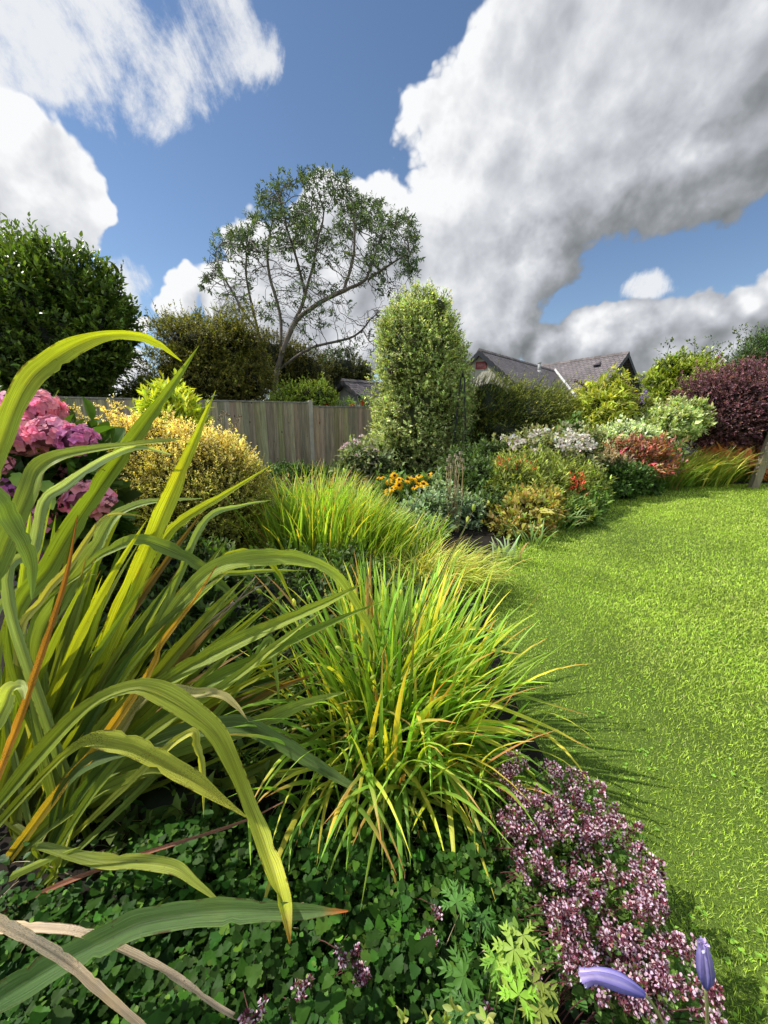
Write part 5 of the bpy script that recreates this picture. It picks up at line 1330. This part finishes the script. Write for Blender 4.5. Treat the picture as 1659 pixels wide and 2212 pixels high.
fl([(470, 1540, 1.15), (575, 1385, 1.3), (590, 1420, 1.28), (598, 1470, 1.25), (604, 1530, 1.22)], 18, GM, (.2, .27, .06), .3)
# the crowded fan behind: straight inner leaves, shade painted into their bases
inner = MB(); NI = 52
for i in range(350):
    an = rng.uniform(6, 84) if i < 270 else rng.uniform(4, 48); Ln = rng.uniform(300, 790) * (1.15 - .004 * abs(an - 50))
    x0, y0 = rng.uniform(-70, 50), rng.uniform(1790, 1960); a = radians(an)
    y_ = rng.uniform(1.02, 1.2); dpt = rng.uniform(.05, .45)
    bx, by = rng.normal(0, 16), rng.normal(0, 16); sag = rng.uniform(0, 60) * (Ln / 700)
    pts = [(x0 + Ln * t * cos(a) + bx * 4 * t * (1 - t), y0 - Ln * t * sin(a) + by * 4 * t * (1 - t) + sag * t ** 3, y_ + dpt * t) for t in (.12, .35, .6, .82, 1.0)]
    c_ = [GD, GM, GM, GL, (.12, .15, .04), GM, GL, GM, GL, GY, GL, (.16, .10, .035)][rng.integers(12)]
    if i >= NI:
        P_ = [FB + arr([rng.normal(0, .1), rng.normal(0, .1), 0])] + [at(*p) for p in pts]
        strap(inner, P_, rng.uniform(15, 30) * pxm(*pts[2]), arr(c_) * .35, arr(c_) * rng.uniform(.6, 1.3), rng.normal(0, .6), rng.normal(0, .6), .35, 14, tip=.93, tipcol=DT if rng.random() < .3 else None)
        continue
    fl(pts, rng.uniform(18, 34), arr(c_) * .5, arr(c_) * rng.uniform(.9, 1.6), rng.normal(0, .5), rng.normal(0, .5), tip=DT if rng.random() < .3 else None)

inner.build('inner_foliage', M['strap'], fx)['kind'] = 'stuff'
# pale dry flower stalks sticking out
mb = MB()
for pts in ([(255, 1560, 1.15), (400, 1400, 1.2), (500, 1310, 1.25), (552, 1246, 1.3)], [(255, 1560, 1.15), (420, 1370, 1.2), (540, 1280, 1.3), (583, 1258, 1.32), (578, 1244, 1.33)]):
    mb.tube(spline([at(*p) for p in pts], 18), np.linspace(.0045, .0018, 18), (.33, .25, .17), 5)
tag(mb.build('dry_stalk', M['stem'], fx), 'thin grey-brown dry stalks')

# ------------------------------------------------------------------ ground cover of the near corner
gc = MB(); gs = MB()
n = 3500; px = rng.uniform(-60, 1180, n); py = rng.uniform(1760, 2330, n)
z = .08 + .15 * rng.random(n) + .05 * np.sin(px * .02) * np.cos(py * .017)
P = np.array([gnd(a, b, c) for a, b, c in zip(px, py, z)])
ok = (P[:, 1] > .33) & (P[:, 0] < .62 - .18 * np.clip(P[:, 1] - .5, 0, 1)) & (P[:, 0] > -1.2); P = P[ok]; z = z[ok]; px = px[ok]; py = py[ok]; k_ = ~((px < 300 - (py - 1820) * .9) & (py < 1930)); P = P[k_]; z = z[k_]; n = len(P)
for q in range(3):
    a = np.arange(n) * 2.4 + q * 2.094 + rng.normal(0, .25, n)
    d = np.stack([np.cos(a), np.sin(a), rng.normal(-.12, .22, n)], 1)
    s = .0195 * np.exp(rng.normal(0, .36, n))
    dark = np.where(rng.random((n, 1)) < .14, arr([2.6, 2.0, 1.6]), arr([1.15, 1.1, 1.0]))
    put(gc, T_LOBE, P + d * .005, d, arr([0, 0, 1]) + rng.normal(0, .28, (n, 3)), s, s * 1.05, cvar((.023, .066, .009), n, .38) * dark)
for p in P[::2]:
    gs.tube([p * arr([1, 1, 0]) + arr([rng.normal(0, .02), rng.normal(0, .02), 0]), p], .0016, (.05, .07, .03), 3, False)
nw = 1500; k3 = rng.integers(0, n, nw); wp = P[k3] + rng.normal(0, .03, (nw, 3)) * arr([1, 1, .5]); put(gc, T_OVAL, wp, rdir(nw) * arr([1, 1, .3]), arr([0, 0, 1]) + rng.normal(0, .4, (nw, 3)), .014, .011, cvar((.08, .15, .025), nw, .3))
root = thing('columbine_patch', 'patch of dark green lobed columbine leaves in the shady front corner', 'ground cover', (0, .8, 0))
o_ = gc.build('foliage', M['cover'], root); o_['kind'] = 'stuff'; gs.build('stem', M['stem'], root)
# fine weeds and litter low down
mb = MB(); n = 5200
x = rng.uniform(-1.6, .75, n); y = rng.uniform(.3, 2.9, n); ok = x < edge_x(y) - .05; x, y = x[ok], y[ok]; n = len(x)
put(mb, T_OVAL, np.stack([x, y, .06 + rng.random(n) * .09], 1), rdir(n) * arr([1, 1, .3]), arr([0, 0, 1]) + rng.normal(0, .4, (n, 3)), .024, .02, cvar((.02, .045, .012), n, .4))
for q in range(500):
    pass
blades(mb, np.stack([rng.uniform(-1.2, .4, 700), rng.uniform(.5, 2.2, 700), np.full(700, .05)], 1), rng.uniform(0, 6.28, 700), rng.uniform(.2, 1.0, 700), rng.uniform(.08, .3, 700), .0025, rng.uniform(.3, 2.5, 700), (.22, .17, .10), (.32, .25, .15), 6, .1, mid=False)
tag(mb.build('ground_litter', M['leaf']), 'small weeds and dry stems on the soil under the plants', 'ground cover', kind='stuff')

shrub('undergrowth', 'dark leafy undergrowth between the flax and the golden shrub', 'ground cover plant',
      [(-.75, 2.35, .18, .6, .5, .34), (-.35, 2.6, .15, .5, .5, .3), (-1.4, 2.5, .2, .6, .5, .45), (-.5, 1.9, .12, .45, .4, .22), (-.95, 1.7, .12, .5, .4, .25), (.25, 2.5, .1, .4, .5, .2), (-.5, 1.4, .06, .4, .32, .15), (-.75, 1.25, .06, .35, .3, .14), (-.2, 1.75, .08, .3, .35, .16)], 2300, .16, 8, .045, .022, (.02, .04, .008), (.06, .10, .018), T_LANCE, cores=.75, stems=0, corecol=(.006, .009, .003))
# geranium plants: palmate cut leaves
def palm(mb, p, R_, nrm_, col, lobes=5, rot=0.0):
    nz = nrm(nrm_); x_ = nrm(np.cross(nz, arr([.2, 1, .1]))); y_ = np.cross(nz, x_)
    for i in range(lobes):
        a = rot + (i - (lobes - 1) / 2) * 2 * pi / (lobes + 1.3)
        d = x_ * cos(a) + y_ * sin(a); l_ = R_ * (1 - .08 * abs(i - (lobes - 1) / 2))
        put(mb, T_LANCE, p[None], d[None] - nz[None] * .12, nz[None], l_, l_ * .26, col)
        for s in (-1, 1):
            for f_ in (.4, .62):
                put(mb, T_LANCE, (p + d * l_ * f_)[None], (d * .8 + s * np.cross(nz, d) * .65)[None], nz[None], l_ * .40, l_ * .11, col)
ger = thing('geranium', 'yellow-green cut leaved geranium beside the oregano', 'plant', tuple(gnd(1110, 2110)))
mb = MB(); sm = MB()
for (px, py, R_, Y, c) in ((1110, 2050, .055, .56, (.20, .25, .035)), (1085, 2095, .05, .545, (.20, .27, .04)), (1150, 2125, .055, .52, (.13, .18, .03)), (1120, 2150, .05, .5, (.22, .30, .04)), (1165, 2180, .05, .49, (.17, .22, .035)), (1070, 2070, .04, .56, (.16, .22, .035)), (1130, 2020, .04, .58, (.22, .28, .05))):
    p = at(px, py, Y); palm(mb, p, R_, arr([rng.normal(0, .3), -.35, 1]), cvar(c, 1, .1)[0], 5, rng.uniform(0, 6.28)); sm.tube(spline([arr([p[0] + .02, p[1] + .05, 0]), p * .5 + arr([p[0], p[1] + .03, 0]) * .5, p], 6), .0018, (.14, .16, .04), 4)
mb.build('foliage', M['leaf'], ger); sm.build('stem', M['stem'], ger)
ger2 = thing('geranium', 'dark green cut leaved geranium among the columbine leaves', 'plant', tuple(gnd(1000, 2110)))
mb = MB(); sm = MB()
for (px, py, R_, Y) in ((1002, 2108, .062, .58), (985, 1950, .05, .68), (1040, 1975, .045, .68), (1010, 2180, .05, .53)):
    p = at(px, py, Y); palm(mb, p, R_, arr([0, -.3, 1]), cvar((.05, .12, .02), 1, .1)[0], 6, rng.uniform(0, 6.28)); sm.tube(spline([arr([p[0] + .02, p[1] + .05, 0]), p], 4), .0018, (.08, .12, .03), 4)
mb.build('foliage', M['leaf'], ger2); sm.build('stem', M['stem'], ger2)
ylp = thing('variegated_seedling', 'pale yellow leafed seedling at the bottom edge of the bed', 'plant', tuple(gnd(1000, 2215)))
mb = MB()
for (px, py) in ((870, 2200), (980, 2180), (1005, 2195), (925, 2205), (1050, 2205), (960, 2208)):
    p = at(px, py, .47); n = 6; d = nrm(rng.normal(0, .6, (n, 3)) + arr([0, -.2, .8])); put(mb, T_OVAL, np.tile(p, (n, 1)), d, rdir(n), .022, .010, cvar((.22, .25, .07), n, .25))
mb.build('foliage', M['leaf'], ylp)

# ------------------------------------------------------------------ oregano
og = thing('oregano', 'sprawling oregano with pink and dark purple flower heads along the lawn edge', 'flowering plant', (.5, .8, 0))
mb = MB(); sm = MB()
n = 1150
poly = arr([(1085, 1610), (1170, 1640), (1270, 1650), (1335, 1740), (1385, 1790), (1430, 1900), (1470, 2000), (1560, 2130), (1580, 2215), (1400, 2230), (1320, 2140), (1230, 2070), (1170, 1950), (1110, 1850), (1080, 1720)])
def inpoly(p, poly):
    x, y = p[:, 0], p[:, 1]; c = np.zeros(len(p), bool); j = len(poly) - 1
    for i in range(len(poly)):
        xi, yi, xj, yj = *poly[i], *poly[j]; c ^= ((yi > y) != (yj > y)) & (x < (xj - xi) * (y - yi) / (yj - yi + 1e-9) + xi); j = i
    return c
q = np.stack([rng.uniform(1060, 1600, 6000), rng.uniform(1590, 2260, 6000)], 1); q = q[inpoly(q, poly)]
fp = []; heads = []
hq = np.concatenate([q[:125], q[900:][(q[900:, 1] < 1800)][:26]])
for (a, b) in hq: heads.append(gnd(a, b, .30 + .09 * rng.random()))
heads += [gnd(a, b, .24) for a, b in ((650, 2120), (640, 2165), (660, 2195), (770, 2075), (745, 2060), (540, 2195), (1040, 2170), (1020, 2195), (945, 1960), (1170, 2110), (935, 2030), (1060, 2205), (690, 2205), (780, 2100), (1120, 1780), (1100, 1700))]
gq = q[126:900] + arr([-55, 30])
Pg = np.array([gnd(a, b, .05 + .22 * rng.random()) for a, b in gq])
sprigs(mb, Pg, rng.normal(0, .5, Pg.shape) + arr([0, -.1, 1]), .06, 8, .021, .014, (.04, .085, .018), (.11, .19, .035), T_OVAL, .95, smb=sm, srad=.0012, scol=(.12, .06, .04))
for i, h in enumerate(heads):
    b_ = arr([h[0] - .10 + rng.normal(0, .03), h[1] + .08 + rng.normal(0, .03), .02]); L_ = spline([b_, (b_ + h) / 2 + arr([-.01, .01, .04]), h], 8)
    st_ = MB(); st_.tube(L_, np.linspace(.0016, .001, 8), (.13, .05, .045), 4)
    m_ = MB(); k = rng.integers(4, 8); ax = nrm(L_[-1] - L_[-2] + arr([0, 0, .3]))
    cs = h + rng.normal(0, .011, (k, 3)) * arr([1, 1, .6]) - ax * (rng.random((k, 1)) * .035)
    for c_ in cs:
        nb = 22; d = rdir(nb); d = nrm(d + ax * .6)
        put(m_, T_DIAMOND, c_ + d * .0045, d, rdir(nb), .0075, .005, cvar((.19, .06, .08), nb, .4, .15))
        nf = rng.integers(5, 12); d = nrm(rdir(nf) + ax * .8); put(m_, T_PETAL, c_ + d * .009, d + rng.normal(0, .5, (nf, 3)), rdir(nf), .007, .006, cvar((.74, .54, .63), nf, .2))
    o = m_.build('flower_head', M['petal'], og); s_ = st_.build('flower_stalk', M['stem'], og); s_.parent = o
sprigs(mb, np.array(heads) - arr([0, 0, .07]), rng.normal(0, .3, (len(heads), 3)) + arr([0, 0, 1]), .07, 6, .017, .010, (.05, .09, .02), (.12, .17, .04), T_OVAL)
mb.build('foliage', M['leaf'], og); sm.build('stem', M['stem'], og)

# ------------------------------------------------------------------ two lilac agapanthus buds
def bud(name, label, pts, stalk, wl):
    r_ = thing(name, label, 'flower bud', group='lilac agapanthus buds', loc= tuple(arr([stalk[-1][0], stalk[-1][1], 0]) * 0 + at(*stalk[-1]) * arr([1, 1, 0])))
    A_ = spline([at(*p) for p in pts], 12); s = pxm(*pts[0]); m_ = MB()
    T_ = nrm(np.gradient(A_, axis=0)); a_ = nrm(np.cross(T_, CAM - A_)); b_ = np.cross(T_, a_); t = np.linspace(0, 1, 12)
    rr = np.interp(t, np.linspace(0, 1, len(wl)), wl) * s * .5
    th = np.linspace(0, 2 * pi, 25)[:-1]; rip = 1 + .30 * np.cos(th * 6 + .4) + .10 * np.cos(th * 12)
    V = A_[:, None] + (rr[:, None] * rip[None])[..., None] * (a_[:, None] * np.cos(th)[None, :, None] + b_[:, None] * np.sin(th)[None, :, None])
    i = np.arange(11)[:, None] * 24; j = np.arange(24)[None]; kk = (j + 1) % 24
    mix_ = (.5 - .5 * np.cos(th * 6))[None, :, None] * np.ones((12, 1, 1))
    c = arr([.66, .58, .82]) * mix_ + arr([.28, .25, .66]) * (1 - mix_); c = c * t[:, None, None] ** .5 + arr([.13, .12, .46]) * (1 - t[:, None, None] ** .5); c = c * rng.uniform(.7, 1.2, (1, 24, 1)) * np.exp(rng.normal(0, .06, (12, 24, 1))) + arr([.16, .06, .06]) * (t[:, None, None] ** 3) * .4 * np.ones((1, 24, 1))
    m_.add(V.reshape(-1, 3), [np.stack([i + j, i + kk, i + 24 + kk, i + 24 + j], -1).reshape(-1, 4)], c.reshape(-1, 3))
    m_.build('petals', M['petal'], r_)
    tp = MB(); e_ = A_[-1]; d = nrm(T_[-1] + rng.normal(0, .5, (7, 3))); put(tp, T_PETAL, np.tile(e_ - T_[-1] * .006, (7, 1)), d, rdir(7), .013, .006, cvar((.66, .60, .80), 7, .1)); tp.build('petal_tip', M['petal'], r_)
    st_ = MB(); st_.tube(spline([A_[0]] + [at(*p) for p in stalk], 12), .0026, (.30, .30, .12), 6); st_.build('stalk', M['stem'], r_)
bud('agapanthus_bud', 'drooping lilac agapanthus bud lying across the oregano', [(1392, 2148, .42), (1340, 2122, .43), (1290, 2108, .44), (1258, 2112, .445)], [(1410, 2170, .42), (1440, 2230, .42), (1460, 2330, .42)], [10, 20, 25, 22, 17, 24])
bud('agapanthus_bud', 'upright lilac agapanthus bud by the lawn edge in the bottom right', [(1524, 2132, .46), (1524, 2100, .46), (1521, 2060, .46), (1519, 2034, .46)], [(1527, 2180, .46), (1528, 2240, .46), (1530, 2330, .46)], [9, 21, 24, 21, 15, 15])
